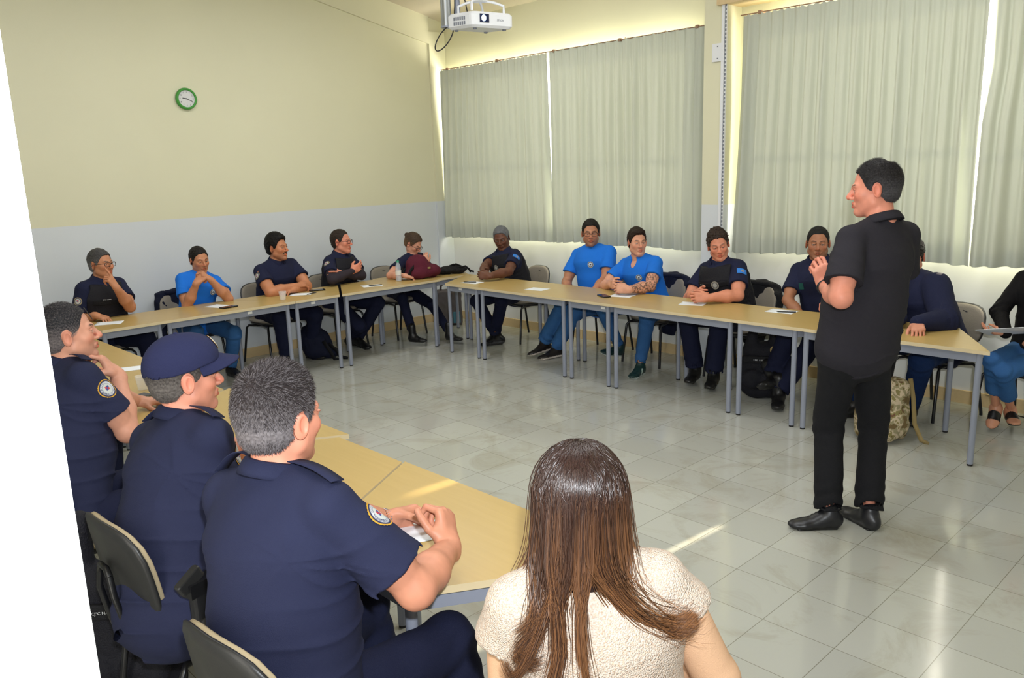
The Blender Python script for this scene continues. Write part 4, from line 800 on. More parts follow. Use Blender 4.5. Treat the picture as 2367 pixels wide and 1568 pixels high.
def tape(root, tree, o, n, up, txt, size, name='name_tape'):
    n = nz(n); up = np.asarray(up, float); up = nz(up - n * (up @ n)); rt = np.cross(up, n); vs, fs = strokes(size * .75)
    V = drape(tree, [np.asarray(o) + rt * x + up * y for x, y, z in vs], o, n, .0125); mb = MB(); mb.add(V - np.array(root.location), fs); return mb.build(name, MT['white_letters'], root)
def band(root, name, p, q, t, r, w_, m, n=28):
    """a ring of cloth or leather round a limb at fraction t"""
    p, q = np.asarray(p), np.asarray(q); a = nz(q - p); c = p + (q - p) * t - np.array(root.location); u = nz(np.cross(a, A3(.2, .3, 1))); v = np.cross(a, u); vs = []
    prof = [(r, -w_), (r + .0035, -w_), (r + .0045, 0), (r + .0035, w_), (r, w_)]
    for rr, h in prof:
        for i in range(n): an = 2 * math.pi * i / n; vs.append(c + (u * math.cos(an) + v * math.sin(an)) * rr + a * h)
    b = MB(); b.add(vs, [(j * n + i, j * n + (i + 1) % n, (j + 1) * n + (i + 1) % n, (j + 1) * n + i) for j in range(4) for i in range(n)], 0, True); return b.build(name, m, root)
def person(key, label, o):
    J = {k: (np.array(v, float) if isinstance(v, tuple) else v) for k, v in POSE[key].items()}; s = J['s']; P, N_, H = J['P'], J['N'], J['H']; yw = math.radians(J['yaw'])
    u = nz(N_ - P); l = A3(-math.sin(yw), math.cos(yw), 0); f = nz(np.cross(l, u)); l = nz(np.cross(u, f)); J.update(f=f, l=l, u=u); fem = o.get('fem', False); b = o.get('b', 1.0)
    hy, hp, hr = o['head']; Fr = headframe(hy, hp, hr); hs = s * o.get('hs', 1.0); root = empty('person', (P[0], P[1], 0), 0, label, 'person'); L0 = A3(P[0], P[1], 0)
    near = o.get('near', False); hv = .0028 if near else .0042; av = .0034 if near else .0046; cv = .0052 if near else .0072; parts = []
    def put(nm, V, Q, C_, m, T=None, parent=root): return link(nm, npmesh(nm, V - L0, Q, C_, T=T), m, parent)
    # --- body: head and neck, arms with hands, trunk and legs
    V = Vol(H - .19, H + .20, hv)
    for p_ in head_prims(H, Fr, 0, N_ + u * .01, hs, fem): V.put(p_)
    for p_ in torso_prims(J, 0, b)[3:]: V.put(p_)
    head_finish(V, H, Fr, hs, fem); Ve, Q = V.nets(); keep = Ve[:, 2] > (H[2] - .185); parts.append((Ve, Q, skin_colors(Ve, H, Fr, hs, o)))
    sk = np.array(lin(o.get('armskin', o['skin'])))
    for q, sd in (('L', 1), ('R', -1)):
        S, E_, W = J['S' + q], J['E' + q], J['W' + q]; hd = o.get('h' + q, {}); to = hd.get('to'); d = (nz(A3(*to) - W) if to is not None else (nz(hd['d'][0] * f + hd['d'][1] * l + A3(0, 0, hd['d'][2])) if 'd' in hd else nz(W - E_)))
        nn = hd.get('n', (0, 0, -1)); nn = nn[0] * f + nn[1] * l + A3(0, 0, nn[2]); pts = []; m_ = o.get('arm', 1.0) * s * (.86 if fem else 1)
        hp_ = [] if hd.get('hide') else hand_prims(W, d, nn, sd, s * (.92 if fem else 1.0), hd.get('curl', (.25, .3, .35, .4)), hd.get('spread', .10), hd.get('thumb', (.3, .3)), pts)
        fa = W + (E_ - W) * .62; sides = nz(np.cross(W - E_, d) + A3(0, 0, 1e-3))
        pr = [cone(S + (E_ - S) * .18, .044 * m_, E_, .040 * m_, .02), cone(S + (E_ - S) * .35, .048 * m_, S + (E_ - S) * .7, .045 * m_, .02), cone(E_, .041 * m_, fa, .043 * m_, .02), cone(fa, .043 * m_, W, .0255 * m_, .02)] + hp_
        lo = np.min([S, E_, W] + pts, 0) - .06; hi = np.max([S, E_, W] + pts, 0) + .06; V = Vol(lo, hi, av)
        for p_ in pr: V.put(p_)
        V.noise(lambda p: .0008 * wob(p, 60, 2)); Ve, Q = V.nets(); C_ = np.tile(sk, (len(Ve), 1)) * (1 + wob(Ve, 40, 3) * .05 + wob(Ve, 160, 1) * .03)[:, None]
        if len(pts) > 0:
            tips = np.array(pts); dist = np.min(np.linalg.norm(Ve[:, None, :] - tips[None], axis=2), 1) if len(Ve) < 90000 else np.full(len(Ve), 1.0)
            C_ *= 1 + (np.clip(.016 - dist, 0, .016) / .016)[:, None] * A3(.10, -.10, -.12)
        if o.get('tattoo') == q:
            t = ((Ve - E_) @ nz(W - E_)) / np.linalg.norm(W - E_); on = ((t > -.35) & (t < .93)); pt = (wob(Ve, 75, 7) + wob(Ve, 150, 2) * .6); m = (on & (np.abs(pt) < .30))[:, None] * .72; C_ = C_ * (1 - m) + A3(.035, .035, .035) * m
        parts.append((Ve, Q, C_))
        if o.get('armsleeve'):
            V = Vol(np.minimum(S, np.minimum(E_, W)) - .08, np.maximum(S, np.maximum(E_, W)) + .08, av)
            for p_ in (cone(S + (E_ - S) * .5, .053 * m_, E_, .046 * m_), cone(E_, .046 * m_, fa, .0475 * m_), cone(fa, .0475 * m_, W, .029 * m_)): V.put(p_)
            Ve, Q = V.nets(); put('arm_sleeve', Ve, Q, None, MS['greysleeve'])
        J['d' + q] = d
    V = Vol(np.min([P, N_, J['KL'], J['KR'], J['AL'], J['AR'], J['SL'], J['SR']], 0) - .13, np.max([P, N_, J['KL'], J['KR'], J['SL'], J['SR']], 0) + .1, .011)
    for p_ in torso_prims(J, -.003, b * .98, o.get('belly', 0)): V.put(p_)
    for q in 'LR': lm = .80 if fem else .86; V.put(cone(J['P' + q], .088 * s * lm, J['K' + q], .060 * s * lm, .03)); V.put(cone(J['K' + q], .056 * s * lm, J['K' + q] * .65 + J['A' + q] * .35, .058 * s * lm, .02)); ak = J['A' + q] + nz(J['K' + q] - J['A' + q]) * .02; V.put(cone(J['K' + q] * .65 + J['A' + q] * .35, .050 * s * lm, ak, .032 * s * lm, .02))
    Ve, Q = V.nets(); parts.append((Ve, Q, np.tile(sk, (len(Ve), 1)))); Ve, Q, C_ = merge(parts); put('body', Ve, Q, C_, MS['skin'])
    # --- top
    g = o.get('cloth', .013); lo = np.min([P, N_, J['SL'], J['SR'], J['EL'], J['ER']] + ([J['WL'], J['WR']] if o.get('long') else []), 0) - .16; hi = np.max([P, N_, J['SL'], J['SR'], J['EL'], J['ER']] + ([J['WL'], J['WR']] if o.get('long') else []), 0) + .13
    V = Vol(lo, hi, cv); SV = Vol(lo, hi, cv)
    for p_ in torso_prims(J, g, b, o.get('belly', 0), low=o.get('hem', -.02), bot=o.get('bot', .01)): V.put(p_)
    sub = []
    for q in 'LR':
        S, E_, W = J['S' + q], J['E' + q], J['W' + q]; t = o.get('sleeve', .66); h_ = S + (E_ - S) * t; am = o.get('arm', 1.0) * (.9 if fem else 1)
        if o.get('long'):
            V.put(cone(S, .060 * s * am + g, E_, .052 * s * am + g, .02)); V.put(cone(E_, .052 * s * am + g, W, .036 * s + g * .6, .02)); V.noise(lambda p, E_=E_: np.exp(-((p - E_) ** 2).sum(1) / .006) * .007 * np.sin(((p - E_) @ nz(W - E_)) * 150))
        else:
            SV.put(cone(S - u * .016 - (S - N_) * .08, max(.047 * s * b, .046 * s * am) + g * .8, h_, .053 * s * am + g * .9 + o.get('flare', .004), .02)); e = nz(E_ - S); sd_ = nz(np.cross(e, A3(.3, .2, 1))); SV.put(boxs(h_ + e * .062, A3(.062, .085, .085), np.array([e, sd_, np.cross(e, sd_)]), .001, 0), 's', 0); SV.put(cone(h_ - e * .030, .047 * s * am, h_ + e * .05, .048 * s * am + .003, 0), 's', 0)
    e_ = np.maximum(.02 - np.abs(V.a - SV.a), 0) / .02; V.a = np.minimum(V.a, SV.a) - e_ * e_ * .005; del SV
    V.noise(folds(J, o.get('fold', .0035), o.get('seed', 1)))
    for pl, ball, inner in sub: V.put(inner, 's', 0)
    ax = nz(H - N_ + f * .02); cl = N_ + u * (.046 if o.get('collar', 1) else .026) + f * .004; cx_ = nz(np.cross(l, ax)); ra = (.070 if not fem else .060) * hs
    if not o.get('collar', 1): V.put(torus(cl, np.array([cx_, l, ax]), ra + .004, ra + .004, .006, .008, .006))
    if o.get('vneck'): V.put(ell(N_ + f * .092 * s + u * .012, A3(.052, .038, .060) * s, np.array([nz(f - u * .35), l, nz(u + f * .35)]), .004), 's')
    Ve, Q = V.nets(); top = put(o.get('topname', 'shirt'), Ve, Q, None, MS[o['top']]); tree = bvh(Ve, Q) if (o.get('badges') or o.get('vest')) else None
    if o.get('collar', 1) and not o.get('nocut'):
        vs = []; n = 44; ly = nz(np.cross(ax, cx_)); cc = cl - ax * .012 - L0; prof = [(.000, -.016), (-.006, .012), (-.007, .027), (-.003, .031), (.005, .027), (.015, .004), (.019, -.012), (.015, -.012), (.004, .010)]
        for i in range(n + 1):
            ph = math.radians(14 + 332 * i / n); fr_ = math.cos(ph); op = max(0, fr_) ** 3
            for dr, h in prof:
                R_ = ra + dr + .004 * (1 - abs(fr_)); hh = h * (1 + .25 * op) - .020 * max(0, fr_) ** 1.5 + (-.016 * op if h < 0 and dr > .01 else 0); vs.append(cc + (cx_ * math.cos(ph) * 1.02 + ly * math.sin(ph)) * (R_ + .006 * op) + ax * hh)
        k = len(prof); mb = MB(); mb.add(vs, [(i * k + a, i * k + (a + 1) % k, (i + 1) * k + (a + 1) % k, (i + 1) * k + a) for i in range(n) for a in range(k)] + [tuple(range(k))[::-1], tuple(n * k + a for a in range(k))], 0, True); mb.build('collar', MS[o['top']], top)
    # --- vest
    if o.get('vest'):
        V = Vol(np.min([P, N_, J['SL'], J['SR']], 0) - .16, np.max([P, N_, J['SL'], J['SR']], 0) + .12, cv)
        for p_ in torso_prims(J, g + .020, b, o.get('belly', 0)): V.put(p_)
        Mt = np.array([f, l, u]); hgt = np.linalg.norm(N_ - P); V.put(boxs(P + u * (hgt * .58), A3(.30, .178 * s * b, hgt * .44), Mt, .04), 'i')
        V.put(ell(N_ + u * .04 + f * .03, A3(.085, .088, .085) * s, Mt, 0), 's', .01)
        for q in 'LR': V.put(cone(J['S' + q] + (J['S' + q] - N_) * .12, .088 * s, J['S' + q] + (J['E' + q] - J['S' + q]) * .5 + (J['S' + q] - N_) * .1, .080 * s, 0), 's', .01)
        for k_ in range(4): V.put(econe(P + u * (hgt * .22 + .035 * k_) + f * .135 * s + l * .14 * s, (.006, .004), P + u * (hgt * .22 + .035 * k_) + f * .135 * s - l * .14 * s, (.006, .004), f, .004)) if False else None
        V.noise(lambda p: np.where(((p - P) @ f) > 0, .0025 * np.sign(np.sin(((p - P) @ u) * 150)) * (((p - P) @ u) < hgt * .55), 0)); Ve, Q = V.nets(); vv = put('tactical_vest', Ve, Q, None, MS['vest']); V = Vol(np.min([P, N_, J['SL'], J['SR']], 0) - .16, np.max([P, N_, J['SL'], J['SR']], 0) + .12, cv)
        for p_ in torso_prims(J, g + .027, b, o.get('belly', 0)): V.put(p_)
        V.put(boxs(P + u * (hgt * .74) + f * .2, A3(.2, .152 * s * b, .024), Mt, .004), 'i'); Vb, Qb = V.nets(); put('chest_band', Vb, Qb, None, MT['blackb'], parent=vv)
        for sd_ in (-1, 1): V = Vol(P - .3, N_ + .3, cv); V.put(boxs(P + u * (hgt * .36) + l * (.075 * sd_) + f * (.135 * b + belly_k(o)) * s, A3(.030, .055, .055), Mt, .016)); Vb, Qb = V.nets(); put('pouch', Vb, Qb, None, MS['vest'], parent=vv)
        tree = bvh(Ve, Q)
    for bd in o.get('badges', []):
        kind = bd[0]
        if kind in ('sleeve', 'sleevefar'):
            q = bd[1]; S, E_ = J['S' + q], J['E' + q]; e = nz(E_ - S); out = nz(nz(S - N_) * bd[3][0] + f * bd[3][1] + A3(0, 0, bd[3][2])); out = nz(out - e * (out @ e)); badge(root, tree2 if False else bvh_top(top, L0), S + e * bd[2] + out * .06, out, -e, bd[4], kind, near)
        elif kind == 'flag': q = bd[1]; S, E_ = J['S' + q], J['E' + q]; e = nz(E_ - S); out = nz(nz(S - N_) * bd[3][0] + f * bd[3][1]); out = nz(out - e * (out @ e)); badge(root, bvh_top(top, L0), S + e * bd[2] + out * .06, out, -e, bd[4], 'flag', name='sleeve_flag')
        elif kind in ('blueshirt', 'chest'): hgt = np.linalg.norm(N_ - P); badge(root, tree, P + u * hgt * bd[2] + l * bd[1] + f * .15, f, u, bd[3], kind, name='chest_badge')
        elif kind == 'tape': hgt = np.linalg.norm(N_ - P); tape(root, tree, P + u * hgt * bd[2] + l * bd[1] + f * .16, f, u, bd[3], bd[4])
    # --- trousers
    h2 = .35 if False else cv * 1.15; V = Vol(np.min([P, J['KL'], J['KR'], J['AL'], J['AR']], 0) - .15, np.max([P, J['KL'], J['KR'], J['AL'], J['AR']], 0) + .15, h2); lw = o.get('legw', 1.0) * s * (.92 if fem else 1); st = o.get('standing')
    V.put(econe(P + u * .05, (.160 * b * s, .118 * b * s), P - u * .02, (.168 * b * s, .128 * b * s), l, .03))
    for q in 'LR':
        hp_, K, A = J['P' + q], J['K' + q], J['A' + q]; hem = A + (K - A) * o.get('hemleg', .04)
        LV = Vol(V.lo + 3 * h2, V.lo + h2 * (V.n - 1) - 3 * h2, h2); e = nz(A - K); hw = .056 * lw * o.get('hemw', 1.0); LV.put(cone(hp_, .094 * lw, K, .068 * lw, .03)); LV.put(cone(K, .067 * lw, hem, hw, .02))
        sd_ = nz(np.cross(e, A3(.3, .2, 1))); LV.put(boxs(hem + e * .062, A3(.062, .095, .095), np.array([e, sd_, np.cross(e, sd_)]), .001, 0), 's', 0); LV.put(cone(hem - e * .03, hw - .012, hem + e * .05, hw - .010, 0), 's', 0)
        n_ = np.minimum(V.n, LV.n); a_ = V.a[:n_[0], :n_[1], :n_[2]]; b_ = LV.a[:n_[0], :n_[1], :n_[2]]; e_ = np.maximum(.03 - np.abs(a_ - b_), 0) / .03; V.a[:n_[0], :n_[1], :n_[2]] = np.minimum(a_, b_) - e_ * e_ * .0075
    def legf(p):
        r = 0
        for q in 'LR':
            K, A = J['K' + q], J['A' + q]; dk = np.exp(-((p - K) ** 2).sum(1) / .012); da = np.exp(-((p - A - A3(0, 0, .05)) ** 2).sum(1) / .012); ax2 = nz(K - A); r = r + dk * .005 * np.sin((p - K) @ ax2 * 80 + 2 * np.sin(p[:, 0] * 30)) + da * .0045 * np.sin((p - A) @ ax2 * 85 + 2 * np.sin(p[:, 1] * 25 + p[:, 0] * 20))
        return r + .003 * wob(p, 14, o.get('seed', 1)) + .0015 * wob(p, 34, 3)
    V.noise(legf)
    for q in 'LR':
        pass
    Ve, Q = V.nets(); put('trousers', Ve, Q, None, MS[o['legs']])
    # --- shoes
    for q in 'LR':
        fy, fp, fr_ = o.get('foot' + q, (J['yaw'], 0, 0)); k_, c_, so_ = o.get('shoe', ('boot', (22, 22, 24), (34, 34, 36))); Ve, Q, C_ = foot_mesh(J['A' + q], fy, fp, fr_, s * (.92 if fem else 1.03), k_, c_, so_, .0045 if near or st else .006, o.get('accent'), o.get('sandal')); put(k_, Ve, Q, C_, MS['shoe'])
    # --- hair
    if o.get('hair') is not None:
        Ve, Q, C_ = hair_mesh(H, Fr, hs, o, hv * .9); T = None
        if o.get('strands'):
            V2, Q2, T, C2 = strands(H, Fr, hs, o, o['strands']); Q = np.concatenate([Q, Q2 + len(Ve)]); T = T + len(Ve); Ve = np.concatenate([Ve, V2]); C_ = np.concatenate([C_, C2])
        put('hair', Ve, Q, C_, MS['hair'], T)
    if o.get('glasses'):
        P_ = lambda a, b_, c: H - L0 + (Fr[0] * a + Fr[1] * b_ + Fr[2] * c) * hs; gw = .0016 if near else .0021; mb = MB()
        for q in (1, -1):
            lp = []
            for i in range(20): a = 2 * math.pi * i / 20; cx2, sx2 = math.cos(a), math.sin(a); rr = (abs(cx2) ** 3 + abs(sx2) ** 3) ** (-1 / 3); lp.append(P_(.106 - .010 * max(0, cx2) , q * (.033 + .026 * rr * cx2), -.002 + .0175 * rr * sx2))
            mb.tube(lp, gw, 6, closed=True); mb.tube([P_(.098, q * .060, .008), P_(.06, q * .078, .008), P_(-.005, q * .083, .006), P_(-.018, q * .083, -.006)], gw, 6)
        mb.tube([P_(.108, .009, .002), P_(.110, 0, .004), P_(.108, -.009, .002)], gw, 6); gl = mb.build('glasses', MS['frame'], root)
    if o.get('watch'):
        q = o['watch']; band(root, 'wristwatch', J['E' + q], J['W' + q], .93, .0262 * s * o.get('arm', 1) + .005, .011, MS['strap'])
    J['root'] = root; J['Fr'] = Fr; J['hs'] = hs; J['L0'] = L0; J['put'] = put; return J
_tops = {}
def bvh_top(ob, L0):
    if ob.name not in _tops:
        me = ob.data; V = np.empty(len(me.vertices) * 3, F32); me.vertices.foreach_get('co', V); V = V.reshape(-1, 3) + L0; _tops[ob.name] = BVHTree.FromPolygons([tuple(x) for x in V], [tuple(p.vertices) for p in me.polygons])
    return _tops[ob.name]
T0_ = __import__('time').time()
WH, TAN, MID, DRK, RED = (214, 158, 128), (192, 132, 98), (172, 112, 80), (92, 56, 42), (218, 142, 116)
BOOT = ('boot', (20, 20, 22), (32, 32, 34))
CUP = (.5, .55, .6, .65)
only = None
CAST = {}
def cast(key, label, **o):
    if only and key not in only: return
    CAST[key] = person(key, label, o)
cast('P1', 'person with grey hair and glasses in navy uniform and tactical vest, finger on lips', skin=TAN, brow=(60, 50, 46), head=(-62, 3, 0), hair=(62, 60, 60), grey=(120, 120, 122), hair_top=.013, hair_side=.006, glasses=1, top='navyf', vest=1, b=1.12, belly=.02, arm=1.12,
    legs='trousern', hL=dict(d=(-.25, -.35, .85), n=(-.8, -.4, 0), curl=(.05, .75, .8, .85), thumb=(.8, .4)), hR=dict(d=(.9, .3, -.05), curl=(.5, .6, .7, .7), thumb=(.8, .2)), watch=None,
    badges=[('sleevefar', 'R', .10, (.8, .5, 0), .034), ('flag', 'L', .10, (.8, .5, 0), .028), ('tape', -.075, .80, 'GCM MARTINS', .016), ('chest', .075, .80, .030)], shoe=BOOT, legw=1.1)
cast('P2', 'person with cropped dark hair in bright blue tee, elbows on table, hands before mouth', skin=TAN, brow=(30, 24, 20), head=(-88, -8, 4), hair=(28, 24, 22), hair_top=.008, hair_side=.004, top='blue', collar=0, vneck=1, sleeve=.6, arm=1.05, legs='jeans',
    hL=dict(d=(-.2, -.75, .55), n=(-.5, -.6, -.4), curl=(.6, .7, .75, .8)), hR=dict(d=(-.1, .75, .6), n=(-.5, .6, -.4), curl=(.6, .7, .75, .8)), badges=[('blueshirt', .075, .70, .030)], shoe=('shoe', (28, 28, 30), (60, 60, 60)))
cast('P3', 'person with thick dark hair and moustache in navy short-sleeved uniform, forearms folded on table', skin=(190, 126, 90), brow=(18, 14, 12), stubble=.35, head=(-63, 4, 0), hair=(14, 12, 12), hair_top=.030, hair_side=.012, quiff=1, moustache=1, top='navyf', b=1.16, arm=1.22, sleeve=.6,
    legs='trousern', hL=dict(d=(.1, -.95, 0), curl=(.3, .3, .35, .4)), hR=dict(d=(.15, .95, .0), curl=(.35, .4, .45, .5)), badges=[('sleevefar', 'R', .085, (.8, .55, 0), .036), ('flag', 'L', .085, (.8, .5, 0), .028)], shoe=BOOT, legw=1.12)
cast('P4', 'person in thin glasses and navy uniform with black arm sleeves, arms crossed', skin=RED, brow=(110, 76, 60), head=(-58, 3, 0), hair=(48, 38, 32), hair_top=.009, hair_side=.004, recede=.006, glasses=1, top='navyf', vest=1, arm=1.05, armsleeve=1, b=1.05, belly=.01, legs='trousern',
    hL=dict(d=(.1, -.9, .1), n=(-.8, 0, -.3), curl=(.2, .3, .3, .3)), hR=dict(d=(.2, .85, .35), n=(-.8, 0, -.2), curl=(.2, .25, .3, .3)), watch='L', badges=[('sleevefar', 'R', .085, (.8, .55, 0), .036), ('flag', 'L', .085, (.8, .5, 0), .028), ('tape', .07, .86, 'GCM', .012)], shoe=('shoe', (14, 14, 16), (18, 18, 20)), footL=(-85, -8, 0), footR=(-60, -8, 0), legw=1.06)
cast('P5', 'person with hair in a bun and glasses, head bowed behind the maroon backpack', fem=True, skin=(216, 156, 130), brow=(64, 44, 34), head=(-70, -30, 0), hair=(62, 48, 38), grey=(120, 92, 66), hair_top=.012, hair_side=.010, bun=1, glasses=1, top='navyf', b=.98, arm=1.05, sleeve=.55, legs='trousern',
    hL=dict(d=(-.35, .05, .8), n=(-.6, .5, 0), curl=(.5, .6, .65, .7)), hR=dict(d=(.6, .75, -.05), curl=(.4, .5, .6, .6)), badges=[('sleevefar', 'R', .08, (.8, .55, 0), .033)], shoe=BOOT, footL=(-78, 0, 0), footR=(-70, 0, 0), legw=.98, hemw=.86)
cast('P6', 'person with short grey hair in navy uniform and dark vest, seated nearest the corner', skin=(104, 66, 50), dark=1, brow=(50, 40, 36), head=(214, -12, 8), hair=(98, 100, 104), grey=(122, 124, 128), hair_top=.010, hair_side=.006, top='navyf', vest=1, b=1.15, belly=.02, arm=1.1, legs='trousern',
    hL=dict(to=(-1.12, -1.69, .81), n=(-.3, -.8, -.2), curl=CUP), hR=dict(to=(-1.14, -1.80, .82), n=(-.3, .8, -.2), curl=CUP), badges=[('flag', 'L', .09, (.7, .6, 0), .034), ('chest', .06, .76, .032), ('tape', -.08, .74, 'GCM', .014)], shoe=('shoe', (18, 18, 20), (60, 60, 62)), footL=(190, 0, 0), footR=(150, -5, 30))
cast('P7', 'person in bright blue tee and glasses sitting tall below the curtains, hands in lap', skin=(184, 128, 98), brow=(26, 20, 18), stubble=.55, head=(222, 0, 0), hair=(26, 22, 20), hair_top=.012, hair_side=.006, glasses=1, top='blue', collar=0, b=1.14, belly=.015, arm=1.12, sleeve=.66, legs='jeans',
    hL=dict(d=(.6, -.6, -.3), curl=CUP), hR=dict(d=(.7, .5, -.3), curl=CUP), badges=[('blueshirt', .07, .74, .030)], shoe=('shoe', (30, 26, 26), (206, 196, 186)), footL=(160, -4, 8), footR=(166, -8, 14), legw=1.12)
cast('P8', 'person in bright blue tee with a tattooed forearm, hands clasped on the table', skin=(216, 158, 130), brow=(50, 34, 28), head=(237, 2, 0), hair=(40, 28, 22), hair_top=.020, hair_side=.007, quiff=1, top='blue', collar=0, vneck=1, b=1.10, arm=1.15, sleeve=.62, tattoo='L', legs='jeans',
    hL=dict(to=(-1.03, -3.44, .81), n=(-.2, -.9, -.2), curl=CUP), hR=dict(to=(-.98, -3.47, .82), n=(-.3, .8, -.2), curl=CUP), badges=[('blueshirt', .08, .74, .030)], shoe=('shoe', (22, 52, 52), (210, 222, 218)), accent=(200, 220, 210), footR=(170, 12, -20), footL=(192, 0, 0), legw=1.04, hemw=.84)
cast('P9', 'person with curly hair in navy uniform and black vest, hands clasped on the table', skin=(212, 140, 112), brow=(96, 70, 56), head=(216, -8, 10), hair=(50, 38, 32), grey=(88, 76, 68), hair_top=.022, hair_side=.008, rough=.007, top='navyf', vest=1, b=1.14, arm=1.16, belly=.02, legs='trousern',
    hL=dict(to=(-1.10, -4.22, .81), n=(-.2, -.9, -.2), curl=CUP), hR=dict(to=(-1.05, -4.33, .82), n=(-.3, .8, -.2), curl=CUP), badges=[('flag', 'L', .09, (.7, .6, 0), .034), ('chest', .065, .74, .036), ('tape', -.08, .76, 'GCM', .014)], shoe=('boot', (24, 24, 24), (38, 38, 38)), footR=(195, 0, 0), footL=(200, 0, 0), legw=1.12, hemw=1.15)
cast('P10', 'person with dark buzz cut in plain navy uniform with a small green patch, legs crossed', skin=(160, 108, 80), brow=(24, 20, 18), stubble=.3, head=(207, 0, 0), hair=(26, 24, 24), hair_top=.006, hair_side=.003, recede=.004, top='navyf', b=1.08, arm=1.0, sleeve=.7, legs='trousern',
    hL=dict(d=(.5, -.6, -.3), curl=CUP), hR=dict(d=(.6, .6, -.3), curl=CUP), shoe=('boot', (22, 22, 24), (44, 44, 44)), footL=(168, 6, 40), footR=(205, 0, 0), legw=1.08, hemw=1.12)
cast('P11', 'person in dark blue padded jacket and jeans, mostly hidden behind the standing speaker', skin=(206, 140, 114), brow=(30, 24, 20), head=(190, -10, 0), hair=(24, 20, 18), hair_top=.010, hair_side=.006, top='navyf', topname='jacket', long=1, b=1.25, cloth=.024, arm=1.18, belly=.03, fold=.007, legs='darkjeans', hL=dict(d=(.6, .75, -.1), curl=(.4, .5, .5, .6)), hR=dict(d=(.7, -.6, -.1), curl=(.4, .5, .5, .6)), watch='L', shoe=BOOT, footL=(196, 0, 0), legw=1.12, hemw=.9)
cast('P12', 'person in black top and cropped blue jeans reading a sheet at the right edge', fem=True, skin=(206, 146, 116), brow=(50, 36, 28), head=(200, -15, 0), hair=(40, 28, 22), hair_top=.014, hair_side=.012, top='blacks', long=1, collar=0, cloth=.008, b=1.0, legs='jeans', hL=dict(d=(.5, .5, .1), n=(0, 0, 1), curl=(.3, .3, .3, .3)), hR=dict(d=(.5, -.5, .0), n=(0, 0, 1), curl=(.3, .3, .3, .3)), sandal=1, shoe=('sandal', (206, 146, 116), (26, 25, 26)), footL=(205, 0, 0), footR=(185, -25, 0), hemleg=.36, legw=.98, hemw=1.1)
J13 = cast('P13', 'person in black polo and black jeans standing with his back turned, hand raised to chin', skin=(214, 140, 116), brow=(40, 30, 26), head=(112, -3, 0), hair=(30, 27, 27), grey=(70, 68, 70), hair_top=.010, hair_side=.006, bald_crown=1, scalp=None, near=True, strands=9000, strand=.010, standing=1, top='blackt', b=1.10, arm=1.16, sleeve=.74, flare=.010, hem=.025, bot=.024, belly=.03, fold=.005, legs='blackj',
    hL=dict(d=(.05, .25, .85), n=(1, -.35, .1), curl=(.55, .62, .7, .75), thumb=(.6, .4)), hR=dict(d=(.8, .25, -.1), curl=(.5, .5, .5, .5)), watch='L', shoe=('shoe', (28, 28, 32), (18, 18, 18)), footL=(133, 0, 0), footR=(62, 0, 0), legw=1.06, hemw=1.12, hemleg=.02)
cast('P14', 'person with greying buzz cut in navy uniform shirt, hand on chin, left of the cap', skin=(208, 150, 126), brow=(24, 22, 24), stubble=.35, head=(-12, 6, 0), hair=(34, 34, 38), grey=(116, 108, 108), hair_top=.010, hair_side=.0015, scalp=(104, 98, 98), scalp_k=.6, rough=.001, near=True, strands=7000, strand=.007, top='navy', b=1.10, arm=1.08, sleeve=.66, belly=.03, fold=.006, legs='trousern',
    hL=dict(d=(.8, -.2, 0), curl=(.4, .5, .5, .6)), hR=dict(d=(-.45, .35, .8), n=(-.8, .4, -.1), curl=(.45, .55, .65, .75), thumb=(.7, .3)), badges=[('sleeve', 'R', .085, (1, .45, .1), .040)])
cast('P15', 'person wearing a navy baseball cap and navy uniform shirt with round shoulder patch', skin=(216, 146, 122), brow=(60, 44, 38), stubble=.2, head=(-8, 2, 0), hair=(46, 40, 38), grey=(104, 98, 94), hair_top=.004, hair_side=.006, near=True, strands=5000, top='navy', b=1.14, arm=1.10, sleeve=.78, belly=.04, fold=.008, legs='trousern',
    hL=dict(d=(.9, -.2, 0), curl=(.4, .5, .5, .6)), hR=dict(d=(.9, .2, 0), curl=(.4, .5, .5, .6)), badges=[('sleeve', 'R', .09, (1, .55, .35), .041)])
cast('P16', 'nearest seated person, short grey-flecked hair, navy uniform shirt, writing with both hands', skin=(218, 146, 120), armskin=(204, 140, 112), brow=(40, 32, 30), stubble=.25, head=(14, -2, 0), hair=(50, 43, 43), grey=(124, 118, 120), hair_top=.016, hair_side=.009, scalp=(120, 100, 92), scalp_k=.4, near=True, strands=20000, strand=.013, top='navy', b=1.14, arm=1.12, sleeve=.74, flare=.010, belly=.02, fold=.0065, legs='trousern',
    hL=dict(d=(.95, -.30, -.02), n=(-.1, -.75, -.5), curl=(.55, .6, .65, .7), thumb=(.7, .5)), hR=dict(d=(.30, .35, .8), n=(-.2, .85, -.2), curl=(.75, .85, .9, .95), thumb=(.2, .1)), badges=[('sleeve', 'R', .095, (.75, .85, .35), .040)], legw=1.06)
cast('P17', 'person with long brown hair in a cream knitted top, seen from behind at the bottom', fem=True, skin=(206, 146, 120), brow=(60, 40, 30), head=(38, -4, 0), near=True, top='knit', collar=0, long=0, sleeve=.30, flare=.012, hs=.93, b=1.04, cloth=.014, fold=.002, legs='trousern', hL=dict(d=(.7, 0, -.1), curl=CUP), hR=dict(d=(.7, 0, -.1), curl=CUP), nocut=1, shoe=('shoe', (40, 34, 30), (30, 28, 26)))
cast('P18', 'person at the far left, almost hidden behind the white door edge', skin=(206, 140, 112), brow=(30, 24, 22), head=(10, -10, 0), hair=(30, 26, 24), hair_top=.008, hair_side=.004, top='navy', b=1.05, legs='trousern', hL=dict(d=(.8, -.2, 0), curl=CUP), hR=dict(d=(.8, .2, 0), curl=CUP))
print('people built in', __import__('time').time() - T0_)
